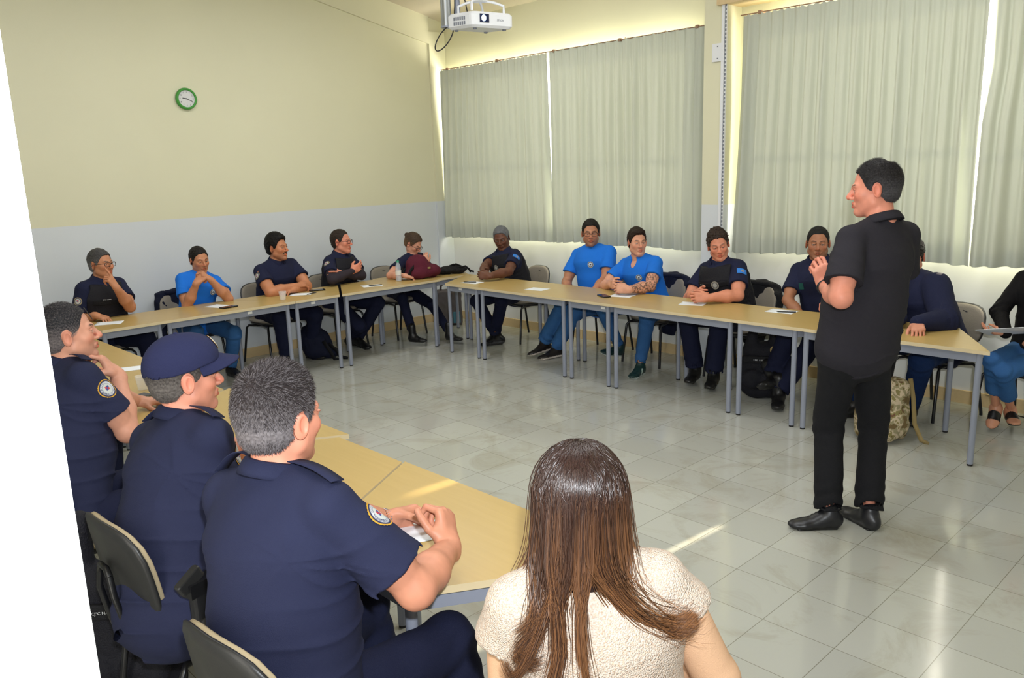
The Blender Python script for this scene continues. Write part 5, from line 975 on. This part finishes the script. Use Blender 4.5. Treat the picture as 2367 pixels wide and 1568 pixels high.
# ================================================================ the cap of the man with the patch
if 'P15' in CAST:
    J = CAST['P15']; f, l, u = J['Fr']; hs = J['hs']; H = J['H']; L0 = J['L0']; M_ = np.array([f, l, u]); Pt = lambda a, b, c: H + (f * a + l * b + u * c) * hs
    V = Vol(H - .18, H + .20, .0032); V.put(ell(Pt(-.008, 0, .044), A3(.114, .090, .104) * hs, M_, 0)); V.put(ell(Pt(.045, 0, .075), A3(.066, .070, .060) * hs, M_, .03)); V.put(plane(Pt(.09, 0, .052), -u + f * .15), 'i')
    V.put(ell(Pt(-.012, 0, .026), A3(.106, .083, .090) * hs, M_, 0), 's', .002)
    q = V.all(); V.noise(lambda p: .0012 * wob(p, 40, 2) + .0007 * np.where(np.abs(np.sin(np.arctan2((p - H) @ l, (p - H) @ f) * 3)) < .06, 1.0, 0))
    Ve, Q = V.nets(); cap = J['put']('cap', Ve, Q, None, MS['navyc'])
    vs = []; n, m = 26, 9
    for j in range(m + 1):
        for i in range(n + 1):
            a = math.radians(-78 + 156 * i / n); r = .092 + .072 * (j / m) * max(0, math.cos(a)) ** .5; x = r * math.cos(a) * 1.02 + .012; y = math.sin(a) * (.082 + .004 * j / m); z = .066 - .026 * (abs(y) / .085) ** 2 - .024 * (j / m); vs.append(Pt(x, y, z) - L0)
    mb = MB(); k = len(vs); dn = u * .0045; mb.add([tuple(v) for v in vs] + [tuple(v - dn) for v in vs], [(j * (n + 1) + i, j * (n + 1) + i + 1, (j + 1) * (n + 1) + i + 1, (j + 1) * (n + 1) + i) for j in range(m) for i in range(n)] + [(k + j * (n + 1) + i, k + (j + 1) * (n + 1) + i, k + (j + 1) * (n + 1) + i + 1, k + j * (n + 1) + i + 1) for j in range(m) for i in range(n)] + [(m * (n + 1) + i, m * (n + 1) + i + 1, k + m * (n + 1) + i + 1, k + m * (n + 1) + i) for i in range(n)], 0, True); mb.build('brim', MS['navyc'], cap)
    mb = MB(); mb.lathe([(.0001, .005), (.006, .004), (.008, 0)], Vector(Pt(-.006, 0, .148) - L0), 14); mb.build('button', MS['navyc'], cap)
    b_ = badge(J['root'], bvh_top(cap, L0), Pt(.09, 0, .098), nz(f + u * .45), u, .030, 'sleeve', False, 'cap_badge')
# ---------------------------------------------------------------- shoulder straps, bracelets, collar points on the near shirts
def strap_loop(J, q, lift=.022):
    N_, S, u, f = J['N'], J['S' + q], J['u'], J['f']; a = N_ + (S - N_) * .30 + u * .075; c = S + (S - N_) * .10 + u * .075; pts = []
    w_ = nz(np.cross(nz(c - a), u)) * .021; vs = []
    for i in range(15):
        t = i / 14; p = a + (c - a) * t + u * (lift * math.sin(math.pi * t) - .012 * t * t); vs += [p - w_ - J['L0'], p + w_ - J['L0'], p + w_ + u * .003 - J['L0'], p - w_ + u * .003 - J['L0']]
    mb = MB(); mb.add(vs, [(4 * i + k, 4 * i + (k + 1) % 4, 4 * i + 4 + (k + 1) % 4, 4 * i + 4 + k) for i in range(14) for k in range(4)], 0, True); mb.build('shoulder_strap', MS['navy'], J['root'])
for k_ in ('P14', 'P15', 'P16'):
    if k_ in CAST: strap_loop(CAST[k_], 'L', .030 if k_ == 'P16' else .012); strap_loop(CAST[k_], 'R', .008)
if 'P16' in CAST:
    J = CAST['P16']; E_, W = J['EL'], J['WL']; a = nz(W - E_)
    for t, m_, r_ in ((.86, MT['blackb'], .0032), (.90, MS['silver'], .0026), (.945, MT['vent'], .0036)):
        c = E_ + (W - E_) * t; uu = nz(np.cross(a, A3(.2, .3, 1))); vv = np.cross(a, uu); mb = MB()
        for i in range(26): an = 2 * math.pi * i / 26; p = c + (uu * math.cos(an) + vv * math.sin(an)) * .0345 - J['L0']; mb.lathe([(.0002, -r_), (r_, 0), (.0002, r_)], tuple(p), 6)
        mb.build('beaded_bracelet', m_, J['root'])
    dR = A3(-5.14, -6.055, .80)
    t = empty('pen', (-5.15, -6.10, .81), 0, 'silver and black pen held between the hands of the nearest man', 'pen'); mb = MB(); p0, p1 = Vector((.01, .065, -.012)), Vector((-.03, -.08, .045)); mb.tube([p0, p0.lerp(p1, .1), p1], [.001, .0045, .0045], 10); mb.build('barrel', MT['pen'], t)
    mb = MB(); mb.tube([p0.lerp(p1, .45), p0.lerp(p1, .75)], .0050, 10); mb.build('silver_band', MT['alu'], t)
# ---------------------------------------------------------------- long hair of the woman seen from behind
if 'P17' in CAST:
    J = CAST['P17']; f, l, u0 = headframe(38, 0, 0); H = J['H']; L0 = J['L0']; r = np.random.RandomState(5); NS, K = 14000, 20
    u_ = A3(0, 0, 1); cen = A3(-.014, 0, .030); rad = A3(.106, .089, .100)
    def ctrl(bb, k):
        """control points (forward, left, up) of one lock; bb runs from right (-1) to left (+1)"""
        al = bb * math.radians(112) + r.normal() * .03; E0 = cen + A3(-rad[0] * math.cos(al), rad[1] * math.sin(al), -.01) * 1.0; E0 = E0 * (1 + .03 * k)
        rx = .062 - .12 * r.rand(); ry = .004 * np.sign(bb) + .012 * r.normal(); root = cen + A3(rx, ry, rad[2] * 1.01 * math.sqrt(max(.05, 1 - (rx / rad[0]) ** 2 - (ry / rad[1]) ** 2))); pts = [root]
        a0 = nz((root - cen) / rad); a1 = nz((E0 - cen) / rad); om = math.acos(np.clip(a0 @ a1, -1, 1))
        for t in (.22, .44, .66, .85, 1): v = (math.sin((1 - t) * om) * a0 + math.sin(t * om) * a1) / max(math.sin(om), 1e-3); pts.append(cen + v * rad * (1 + .035 * k + .02 * t))
        e = pts[-1]; back = e[0] < -.04
        if bb > .62: q = [(e[0] - .006, e[1] * 1.02, -.10), (e[0] - .012, .112, -.165), (-.085, .138, -.215), (-.09, .165, -.232)]
        elif bb > .34: q = [(e[0] - .012, e[1] + .01, -.10), (-.135, .080, -.17), (-.150, .084, -.225), (-.16, .108, -.248), (-.162, .118, -.272), (-.16, .098, -.288), (-.162, .070, -.276)] if r.rand() < .45 else [(e[0] - .012, e[1], -.10), (-.132, .072, -.165), (-.145, .092, -.21), (-.15, .118, -.226)]
        elif bb > .02:
            q = [(-.135, e[1] * .9 + .008, -.10), (-.150, .040, -.18), (-.165, .036, -.25), (-.172, .050, -.315), (-.176, .052, -.365), (-.175, .038, -.395), (-.175, .018, -.392)] if r.rand() < .9 else [(-.135, .04, -.10), (-.155, .07, -.20), (-.17, .10, -.275), (-.175, .13, -.31), (-.172, .145, -.275)]
        elif bb > -.16: q = [(-.135, e[1] * .9, -.10), (-.152, -.006, -.18), (-.168, -.010, -.26), (-.174, -.020, -.335), (-.176, -.018, -.375), (-.175, .004, -.40)]
        else:
            s_ = (-bb - .16) / .84; q = [(e[0] * 1.04, e[1] * 1.02, -.09), (-.120 + .07 * s_, -.070 - .045 * s_, -.155), (-.115 + .06 * s_, -.115 - .035 * s_, -.205), (-.095 + .03 * s_, -.165 - .02 * s_, -.232), (-.085, -.205, -.236), (-.085, -.226, -.212)]
        return pts + [A3(*v) for v in q]
    B = np.concatenate([r.uniform(-1, 1, int(NS * .62)), r.uniform(-1, -.2, int(NS * .2)), r.uniform(.02, .34, NS - int(NS * .62) - int(NS * .2))]); cl = np.round(B * 17) / 17
    paths = np.zeros((NS, K, 3)); col = np.zeros((NS, K, 3)); dark, mid, lite = np.array(lin((44, 29, 25))), np.array(lin((76, 49, 36))), np.array(lin((170, 116, 72)))
    tr_ = np.random.RandomState(9)
    for i in range(NS):
        k = r.rand(); P_ = np.array(ctrl(B[i] * .8 + cl[i] * .2, k)); n = len(P_); sd_ = np.concatenate([[0], np.cumsum(np.linalg.norm(np.diff(P_, axis=0), axis=1))]); sd_ /= sd_[-1]; te = np.linspace(0, 1 - .22 * r.rand() ** 2, K)
        # smooth interpolation (Catmull-Rom)
        idx = np.clip(np.searchsorted(sd_, te, 'right') - 1, 0, n - 2); tt = (te - sd_[idx]) / (sd_[idx + 1] - sd_[idx] + 1e-9); p0, p1, p2, p3 = P_[np.maximum(idx - 1, 0)], P_[idx], P_[idx + 1], P_[np.minimum(idx + 2, n - 1)]; t1 = tt[:, None]
        C = .5 * ((2 * p1) + (-p0 + p2) * t1 + (2 * p0 - 5 * p1 + 4 * p2 - p3) * t1 ** 2 + (-p0 + 3 * p1 - 3 * p2 + p3) * t1 ** 3)
        jit = r.normal(size=3) * (A3(.004, .005, .006) if -.16 < B[i] < .34 else A3(.006, .008, .008)); C = C + jit * (np.linspace(0, 1, K)[:, None] ** 1.3) * (1.0 if r.rand() < .93 else 2.6); paths[i] = C
        hl = .5 + .5 * math.sin(cl[i] * 41 + 1.3) ; ti = np.linspace(0, 1, K)[:, None]; amt = np.clip((ti - .25) * 1.2, 0, 1) * (.15 + .75 * (hl > .62) * (.6 + .4 * r.rand()) + (.3 if B[i] < -.35 else 0)); base_ = dark * (1 - .5 * ti) + mid * .5 * ti; col[i] = (base_ * (1 - np.clip(amt, 0, 1)) + lite * np.clip(amt, 0, 1)) * (.75 + .5 * r.rand())
    Wp = H + paths @ np.array([f, l, u_]); tg = np.gradient(Wp, axis=1); tg /= np.linalg.norm(tg, axis=2)[:, :, None] + 1e-9; ref = nz(A3(.67, .71, -.2)); s1 = np.cross(tg, ref); s1 /= np.linalg.norm(s1, axis=2)[:, :, None] + 1e-9; s2 = np.cross(tg, s1)
    wd = (.00082 * (.7 + .6 * r.rand(NS)))[:, None, None] * np.interp(np.linspace(0, 1, K), [0, .1, .75, 1], [.9, 1, .9, .15])[None, :, None]
    ring = np.stack([Wp + s1 * wd, Wp - s1 * wd * .5 + s2 * wd * .8, Wp - s1 * wd * .5 - s2 * wd * .8], 2).reshape(NS, K * 3, 3); V_ = ring.reshape(-1, 3)
    q0 = np.array([[k * 3 + a, k * 3 + (a + 1) % 3, k * 3 + 3 + (a + 1) % 3, k * 3 + 3 + a] for k in range(K - 1) for a in range(3)]); Q = (np.arange(NS) * K * 3)[:, None, None] + q0[None]; Q = Q.reshape(-1, 4); C_ = np.repeat(col.reshape(NS * K, 3), 3, 0)
    # dark under-layer so no scalp shows through
    Fh = (f, l, u_); Mh = np.array(Fh); V = Vol(H - .22, H + .17, .0045); V.put(ell(H + Mh.T @ cen, rad * A3(.985, .985, .985), Mh, 0)); V.put(econe(H - f * .04 + u_ * .0, (.088, .066), H - f * .055 - u_ * .15, (.100, .060), l, .03)); q = V.all(); X, Y, Z = q[1] - H[0], q[2] - H[1], q[3] - H[2]
    a = X * f[0] + Y * f[1]; c = Z + 0 * a; V.a = np.maximum(V.a, (a - np.interp(c, [-.2, -.03, .03, .07, .12], [-.02, .015, .035, .055, .08])).astype(F32)); Vu, Qu = V.nets(); nb_ = len(Vu)
    J['put']('hair', np.concatenate([Vu, V_]), np.concatenate([Qu, Q + nb_]), np.concatenate([np.tile(dark, (nb_, 1)), C_]), MS['gloss'])
    P_ = lambda a, b_, c: H - L0 + (f * a + l * b_ + u_ * c); mb = MB(); mb.box(tuple(P_(.10, -.055, .005)), (.012, .024, .020), rotm(0, 0, 38 - 12)); mb.tube([P_(.095, -.078, .01), P_(.03, -.098, .012), P_(-.0, -.10, .0)], .003, 8); mb.build('sunglasses', MS['frame'], J['root'])
    S, E_ = J['SR'], J['ER']
    for q in 'LR':   # smooth peach sleeves below the knitted shoulder
        S, E_, W = J['S' + q], J['E' + q], J['W' + q]; V = Vol(np.min([S, E_, W], 0) - .1, np.max([S, E_, W], 0) + .1, .005); V.put(cone(S + (E_ - S) * .22, .050, E_, .050)); V.put(cone(E_, .052, W, .036)); V.noise(lambda p: .002 * wob(p, 26, 2)); Ve, Q = V.nets(); J['put']('sleeve', Ve, Q, None, MS['peach'])
# ================================================================ things on the tables
TZ = .7355
GP = 'loose paper sheets on the tables'
def sheet(x, y, rz, label, wd=.150, hg=.205, n=3):
    t = empty('paper_sheet', (x, y, TZ), math.radians(rz), label, 'paper', GP); mb = MB(); k = 8
    vs = [];
    for zz in (0, .0012):
        for j in range(k + 1):
            for i in range(k + 1): a, c = i / k - .5, j / k - .5; vs.append((a * wd, c * hg, zz + .0004 + .0035 * max(0, a + c - .62) ** 1.0))
    N1 = (k + 1) ** 2; fs = [(j * (k + 1) + i, j * (k + 1) + i + 1, (j + 1) * (k + 1) + i + 1, (j + 1) * (k + 1) + i) for j in range(k) for i in range(k)]
    edge = [i for i in range(k + 1)] + [j * (k + 1) + k for j in range(1, k + 1)] + [k * (k + 1) + i for i in range(k - 1, -1, -1)] + [j * (k + 1) for j in range(k - 1, 0, -1)]
    mb.add(vs, [f_[::-1] for f_ in fs] + [tuple(N1 + i for i in f_) for f_ in fs] + [(edge[i], edge[(i + 1) % len(edge)], N1 + edge[(i + 1) % len(edge)], N1 + edge[i]) for i in range(len(edge))], 0, True); mb.build('page', MT['paper'], t); return t
sheet(-4.50, -.95, 62, 'white sheet beside the hand of the man in glasses and vest at the left'); sheet(-3.54, -.90, 20, 'white sheet in front of the blue-shirted man at the cream wall')
sheet(-2.70, -.90, 55, 'white sheet under the folded arms of the moustached man'); sheet(-1.95, -1.02, 70, 'white sheet with a pen in front of the man with crossed arms')
sheet(-1.40, -.86, 40, 'white sheet under the hand of the woman at the maroon backpack'); sheet(-1.20, -1.74, 10, 'white sheet with a pen by the clasped hands near the corner')
sheet(-1.15, -2.63, 8, 'single white sheet on the table in front of the blue-shirted man with glasses'); sheet(-1.00, -3.54, 15, 'white sheet beside the black phone and tattooed arm')
sheet(-1.00, -4.28, 20, 'white sheet under the clasped hands of the curly-haired man'); sheet(-.90, -5.02, 5, 'white sheet with a black pen left of the standing man', .15, .21)
sheet(-5.13, -2.73, 80, 'white sheet seen left of the raised hand of the grey-haired man'); sheet(-4.99, -2.80, 70, 'white sheet seen right of the raised hand of the grey-haired man', .12, .17)
sheet(-5.12, -4.20, 35, 'white sheet in front of the man in the cap', .11, .16); sheet(-5.18, -6.02, 63, 'folded white sheet under the hands of the nearest man', .148, .21); sheet(-4.98, -1.75, 60, 'white sheet on the farthest near-row table')
def pen(x, y, rz, label):
    t = empty('pen', (x, y, TZ + .0072), math.radians(rz), label, 'pen', 'pens on the tables'); mb = MB(); mb.tube([(-.068, 0, 0), (-.058, 0, 0), (.03, 0, 0)], [.0012, .0042, .0042], 8); mb.build('barrel', MT['pen'], t); mb = MB(); mb.tube([(.028, 0, 0), (.072, 0, 0)], .0050, 8); mb.build('cap', MT['ink'], t)
pen(-.93, -5.07, -65, 'black pen lying on the sheet left of the standing man'); pen(-1.93, -1.05, -20, 'black pen on the sheet before the man with crossed arms'); pen(-1.22, -1.72, -62, 'black pen on the sheet near the corner'); pen(-2.63, -.98, 20, 'black pen beside the clear cup of the moustached man')
def phone(x, y, rz, m, label):
    t = empty('mobile_phone', (x, y, TZ + .0052), math.radians(rz), label, 'phone', 'phones on the tables'); mb = MB(); mb.rbox((0, 0, 0), (.038, .078, .0045), .009); mb.build('case', m, t); mb = MB(); mb.rbox((0, 0, .0048), (.035, .074, .0006), .007); mb.build('screen', MT['lensblack'] if m == MT['phone2'] else MT['phone'], t)
    mb = MB(); mb.box((.0385, .02, 0), (.0006, .008, .0015)); mb.build('side_button', MT['ink'], t)
phone(-3.51, -1.05, -82, MT['phone'], 'dark phone beside the sheet of the blue-shirted man at the cream wall'); phone(-2.47, -.82, 70, MT['phone'], 'grey phone at the elbow of the moustached man'); phone(-1.12, -3.43, -28, MT['phone'], 'black phone beside the clasped hands of the tattooed man'); phone(-5.20, -3.56, -70, MT['phone2'], 'grey phone on the near table behind the shoulder of the cap wearer')
t = empty('pen', (-4.60, -.86, .80), 0, 'pen held upright in the hand of the vest man at the left', 'pen'); mb = MB(); mb.tube([(0, 0, -.03), (0, 0, -.02), (-.05, .01, .08)], [.001, .004, .004], 8); mb.build('barrel', MT['ink'], t)
def cup(x, y, label):
    t = empty('plastic_cup', (x, y, TZ), 0, label, 'cup', 'clear cups on the tables'); mb = MB(); mb.lathe([(.0001, .002), (.024, .001), (.026, .004), (.035, .080), (.0345, .0805), (.0255, .006), (.0001, .004)], n=24); mb.build('wall', MT['clear'], t); mb = MB(); mb.tube([(.0355 * math.cos(i * math.pi / 12), .0355 * math.sin(i * math.pi / 12), .081) for i in range(24)], .0016, 6, closed=True); mb.build('lip', MT['clear'], t)
cup(-2.99, -1.08, 'small clear plastic cup in front of the moustached man'); cup(-5.11, -3.40, 'tall clear plastic cup on the near table beside the cap')
t = empty('water_bottle', (-1.57, -.97, TZ), 0, 'clear water bottle with a green cap beside the maroon backpack', 'bottle')
mb = MB(); mb.lathe([(.0001, .004), (.028, .0), (.031, .008), (.031, .05), (.028, .055), (.031, .06), (.031, .12), (.028, .13), (.031, .138), (.027, .165), (.013, .195), (.012, .205)], n=28); mb.build('body', MT['wateer'], t)
mb = MB(); mb.lathe([(.0145, .200), (.0145, .218), (.0001, .219)], n=20); mb.build('cap', MT['capgreen'], t); mb = MB(); mb.lathe([(.0316, .066), (.0316, .115)], n=28); mb.build('label_wrap', MT['label'], t)
t = empty('small_carton', (-.93, -.92, TZ), 0.3, 'small white carton between the maroon backpack and the black bag', 'carton'); mb = MB(); mb.box((0, 0, .028), (.022, .016, .028)); mb.build('box', MT['label'], t); mb = MB(); mb.box((0, 0, .060), (.022, .003, .006)); mb.build('folded_top', MT['plastic'], t)
# ---------------------------------------------------------------- soft bags, vests and jackets
def soft(name, loc, prims, m, label, cat, h=.006, amp=.006, sub=(), yaw=0, seed=1, sc2=22, group=None, part='shell', parent=None):
    t = empty(name, loc, 0, label, cat, group); lo = np.min([p[1] for p in prims], 0) - .03; hi = np.max([p[2] for p in prims], 0) + .03; V = Vol(lo, hi, h)
    for p in prims: V.put(p)
    V.noise(lambda p: amp * wob(p, sc2, seed) + amp * .5 * wob(p, sc2 * 2.3, seed + 3))
    for p in sub: V.put(p, 's', .01)
    Ve, Q = V.nets(); c_, s_ = math.cos(math.radians(yaw)), math.sin(math.radians(yaw)); R2 = np.array([[c_, s_, 0], [-s_, c_, 0], [0, 0, 1]]); Ve = Ve @ R2; link(part, npmesh(part, Ve, Q), m, t); return t, R2
def extra(t, R2, name, prims, m, h=.004):
    lo = np.min([p[1] for p in prims], 0) - .02; hi = np.max([p[2] for p in prims], 0) + .02; V = Vol(lo, hi, h)
    for p in prims: V.put(p)
    Ve, Q = V.nets(); return link(name, npmesh(name, Ve @ R2, Q), m, t)
def strapt(t, R2, name, pts, m, w_=.014, th=.003):
    vs = []; P_ = [np.array(p, float) for p in pts]
    for i, p in enumerate(P_):
        tg = nz(P_[min(i + 1, len(P_) - 1)] - P_[max(i - 1, 0)]); sd = nz(np.cross(tg, A3(.2, .9, .3))) * w_; nn = nz(np.cross(tg, sd)) * th; vs += [(p - sd - nn) @ R2, (p + sd - nn) @ R2, (p + sd + nn) @ R2, (p - sd + nn) @ R2]
    mb = MB(); n = len(P_); mb.add(vs, [(4 * i + k, 4 * i + (k + 1) % 4, 4 * i + 4 + (k + 1) % 4, 4 * i + 4 + k) for i in range(n - 1) for k in range(4)] + [(3, 2, 1, 0), (4 * n - 4, 4 * n - 3, 4 * n - 2, 4 * n - 1)], 0, True); return mb.build(name, m, t)
# maroon backpack lying on the table
t, R2 = soft('backpack', (-1.27, -.99, TZ), [ell((-.05, 0, .13), (.13, .11, .135), None, .05), ell((.09, 0, .075), (.13, .11, .075), None, .06), ell((-.10, 0, .06), (.09, .11, .06), None, .04), ell((-.02, -.09, .07), (.11, .035, .06), None, .03)], MT['maroon'], 'maroon backpack lying on the table before the bowed woman', 'backpack', amp=.004, yaw=-12)
strapt(t, R2, 'carry_handle', [(-.17, .02, .12), (-.21, .02, .10), (-.215, .01, .05), (-.18, 0, .02)], MT['blackb'], .010); extra(t, R2, 'front_label', [boxs((.03, -.125, .12), (.018, .003, .012), None, .002)], MT['tan']); strapt(t, R2, 'shoulder_strap', [(-.12, -.08, .15), (-.18, -.09, .10), (-.19, -.07, .03), (-.15, -.09, .01)], MT['blackb'], .016)
# black tangled bag
t, R2 = soft('duffel_bag', (-.86, -1.00, TZ), [ell((-.05, 0, .045), (.14, .08, .042), None, .04), ell((.08, .01, .04), (.10, .07, .038), None, .04), ell((-.13, .0, .03), (.06, .06, .03), None, .03), ell((.03, .03, .07), (.06, .04, .03), None, .03)], MT['blackb'], 'low black bag with trailing straps on the corner table', 'bag', amp=.008, sc2=34, yaw=-32)
for pts in ([(.12, 0, .05), (.18, .01, .055), (.22, .0, .02), (.25, -.02, .012)], [(.08, -.05, .07), (.15, -.06, .085), (.19, -.05, .05), (.21, -.04, .012)], [(-.02, .0, .09), (.05, -.03, .11), (.11, -.02, .08)]): strapt(t, R2, 'trailing_strap', pts, MT['blackb'], .010)
# dark backpack on the floor by the moustached man
t, R2 = soft('backpack', (-2.42, -.62, 0), [ell((0, 0, .16), (.16, .13, .155), None, .05), ell((.02, -.06, .09), (.15, .10, .085), None, .05), ell((.12, -.08, .05), (.10, .08, .048), None, .04), ell((-.05, .02, .26), (.10, .09, .10), None, .05)], MT['navyb'], 'dark navy backpack slumped on the floor right of the moustached man', 'backpack', amp=.008, yaw=-20)
for pts in ([(.10, -.12, .16), (.17, -.16, .10), (.20, -.20, .03), (.27, -.24, .008)], [(.05, -.14, .20), (.10, -.19, .10), (.14, -.22, .012), (.20, -.24, .008)]): strapt(t, R2, 'shoulder_strap', pts, MT['blackb'], .018)
# grey tote in the corner
t, R2 = soft('tote_bag', (-.40, -.33, 0), [boxs((0, 0, .22), (.17, .07, .22), None, .03, .02), ell((0, 0, .10), (.175, .08, .10), None, .03)], MT['greyb'], 'grey tote bag with a blue patch standing in the room corner', 'bag', amp=.006, yaw=-35)
extra(t, R2, 'blue_patch', [boxs((.10, -.082, .10), (.045, .006, .07), None, .003)], MT['teal']); 
for sy in (-.05, .05): strapt(t, R2, 'handle', [(-.08, sy, .43), (-.07, sy, .50), (0, sy, .53), (.07, sy, .50), (.08, sy, .43)], MT['greyb'], .010)
# camouflage rucksack behind the speaker's legs
def camo_mat():
    N = NT('camouflage_canvas'); tc = N.n('ShaderNodeTexCoord'); no = N.n('ShaderNodeTexNoise'); no.inputs['Scale'].default_value = 17; no.inputs['Detail'].default_value = 3; no.inputs['Distortion'].default_value = .25; N.l(tc, 'Object', no, 'Vector')
    rp = N.n('ShaderNodeValToRGB'); rp.color_ramp.interpolation = 'CONSTANT'; e = rp.color_ramp.elements; e[0].position = 0; e[0].color = (*lin((112, 92, 56)), 1); e[1].position = .42; e[1].color = (*lin((150, 140, 106)), 1)
    for p, c in ((.50, (196, 178, 150)), (.58, (134, 124, 76)), (.66, (110, 76, 54))): x = e.new(p); x.color = (*lin(c), 1)
    N.l(no, 'Fac', rp, 0); N.l(rp, 0, N.b, 'Base Color'); N.set(Roughness=.9); return N.m
MT['camo'] = camo_mat()
t, R2 = soft('backpack', (-1.22, -5.94, 0), [boxs((0, 0, .21), (.16, .10, .21), None, .06, .04), ell((0, -.10, .13), (.13, .07, .12), None, .03), ell((0, -.09, .29), (.11, .05, .08), None, .03)], MT['camo'], 'camouflage backpack on the floor behind the legs of the standing man', 'backpack', amp=.006, yaw=-38)
for sx in (-.19, .19): strapt(t, R2, 'side_strap', [(sx * .9, -.03, .42), (sx, -.05, .28), (sx, -.08, .12), (sx * 1.1, -.14, .02), (sx * 1.25, -.18, .006)], MT['tan'], .014)
# tactical vests
def vest_thing(loc, yaw, w_, hgt, label, text=None, tsize=.02, badge_=True):
    t, R2 = soft('tactical_vest', loc, [econe((0, 0, .07), (w_, .085), (0, 0, hgt * .62), (w_ * .92, .075), (1, 0, 0), .04), cone((-w_ * .55, 0, hgt * .62), .055, (-w_ * .45, .0, hgt - .06), .035, .03), cone((w_ * .55, 0, hgt * .62), .055, (w_ * .45, 0, hgt - .06), .035, .03), ell((-w_ * .45, -.085, .16), (.085, .035, .08), None, .02), ell((w_ * .45, -.085, .16), (.085, .035, .08), None, .02)], MS['vest'], label, 'vest', amp=.005, yaw=yaw)
    extra(t, R2, 'chest_band', [boxs((0, -.082, hgt * .52), (w_ * .88, .010, .030), None, .006)], MT['blackb'])
    if text: vs, fs = textmesh(text, tsize) if text != '~' else strokes(.018); mb = MB(); mb.add([tuple(A3(x - w_ * (.1 if text == '~' else .02), -.0935, hgt * .52 + y) @ R2) for x, y, z in vs], fs); mb.build('name_tape', MT['white_letters'], t)
    if badge_:
        n_ = A3(0, -1, 0) @ R2; o_ = A3(w_ * .5, -.095, hgt * .66) @ R2; vsb = []; mb = MB(); mb.lathe([(.0001, .004), (.018, .0045), (.030, .003), (.032, 0)], tuple(o_), 24, R=(Matrix.Rotation(-math.radians(yaw) * -1, 3, 'Z') @ rotm(90))); mb.build('round_badge', MT['tan'], t)
    return t
vest_thing((-5.850, -5.095, .01), -38, .21, .78, 'dark tactical vest with white name lettering leaning behind the chair of the cap wearer', 'GCJºC MARCIANO', .0155, False)
vest_thing((-.84, -4.84, .01), -62, .17, .62, 'black tactical vest standing on the floor between the curly-haired man and crossed legs', '~', .02)
# jackets over chair backs
def jacket(cx, cy, face, m, label, drop=.34, flag=None):
    a = math.radians(face); fx, fy = math.cos(a), math.sin(a); loc = (cx, cy, 0); t, R2 = soft('jacket', loc, [econe((0, -.27, .50), (.20, .045), (0, -.27, .80), (.21, .04), (1, 0, 0), .03), cone((-.17, -.26, .72), .045, (-.20, -.24, .72 - drop), .040, .05), cone((.17, -.26, .72), .045, (.21, -.24, .72 - drop * 1.2), .040, .05), econe((.05, -.30, .52), (.16, .03), (.10, -.32, .22), (.10, .02), (1, 0, 0), .03)], m, label, 'jacket', amp=.008, yaw=face - 90)
    extra(t, R2, 'folded_collar', [cone((-.10, -.25, .81), .026, (.10, -.25, .81), .026, .01)], m)
    if flag: extra(t, R2, 'round_patch' if flag == 'r' else 'flag_patch', [boxs((-.285 if flag == 'r' else .285, -.20, .62), (.006, .024, .026), None, .003)], MT['teal'] if flag == 'f' else MT['label'])
    return t
jacket(-3.58, -.35, -88, MT['navyb'], 'dark jacket hung over the chair of the blue-shirted man at the cream wall', flag='r')
jacket(-.36, -3.43, 178, MT['navyb'], 'navy jacket with a blue flag patch hung over the chair of the tattooed man', flag='f'); jacket(-.37, -4.36, 174, MT['blackb'], 'black jacket hung over the chair of the curly-haired man')
# holsters on the two near belts
def holster(loc, yaw, label):
    t = empty('holster', loc, math.radians(yaw), label, 'holster'); mb = MB(); mb.rbox((0, 0, -.02), (.020, .036, .055), .012); mb.rbox((0, .012, -.10), (.015, .026, .06), .010, R=rotm(-14)); mb.build('shell', MS['leather'], t)
    mb = MB(); mb.rbox((0, -.035, .06), (.013, .045, .020), .008, R=rotm(28)); mb.build('grip', MT['shell'], t); mb = MB(); mb.box((.0, 0, .03), (.024, .05, .022)); mb.build('belt_clip', MT['black'], t)
    mb = MB(); mb.lathe([(.0001, .003), (.006, .002), (.007, 0)], (-.020, 0, -.02), 12, R=rotm(0, -90)); mb.build('rivet', MT['alu'], t)
if 'P15' in CAST: holster((-5.79, -5.735, .66), -75, 'black pistol holster on the belt of the man in the cap')
if 'P14' in CAST: holster((-5.90, -4.67, .66), -80, 'black pistol holster on the belt of the grey-haired man beside the door')
if 'P10' in CAST:
    J = CAST['P10']; ob = bvh_top([c for c in J['root'].children if c.name.startswith('shirt')][0], J['L0']); o_ = J['P'] + J['u'] * np.linalg.norm(J['N'] - J['P']) * .72 - J['l'] * .09 + J['f'] * .1; V2 = drape(ob, [o_ + J['l'] * a * .022 + J['u'] * c * .026 for a, c in ((-1, -1), (1, -1), (1, 1), (-1, 1))], o_, J['f'], .004) - J['L0']; mb = MB(); mb.add(V2, [(0, 1, 2, 3)]); mb.build('name_patch', mat('green_patch', (20, 80, 74), .7), J['root'])
if 'P12' in CAST:
    J = CAST['P12']; t = empty('paper_sheet', (-.70, -6.50, .70), math.radians(-10), 'printed sheet held by the seated woman at the right edge', 'paper'); mb = MB(); R_ = rotm(-12, 18, 0)
    mb.box((0, 0, .03), (.105, .148, .0012), R_); mb.build('page', MT['paper'], t); mb = MB()
    for i in range(7): mb.box(tuple(R_ @ Vector((0, -.11 + i * .03, .0016)) + Vector((0, 0, .03))), (.08, .003, .0003), R_)
    mb.build('printed_lines', MT['vent'], t)
t = empty('floor_cable', (0, -6.5, 0), 0, 'thin black cable on the floor at the right edge', 'cable'); mb = MB(); mb.tube([(-.10, .10, .006), (-.14, -.05, .006), (-.22, -.20, .006), (-.20, -.5, .006), (-.12, -.9, .006)], .004, 8); mb.build('cord', MT['cable'], t)
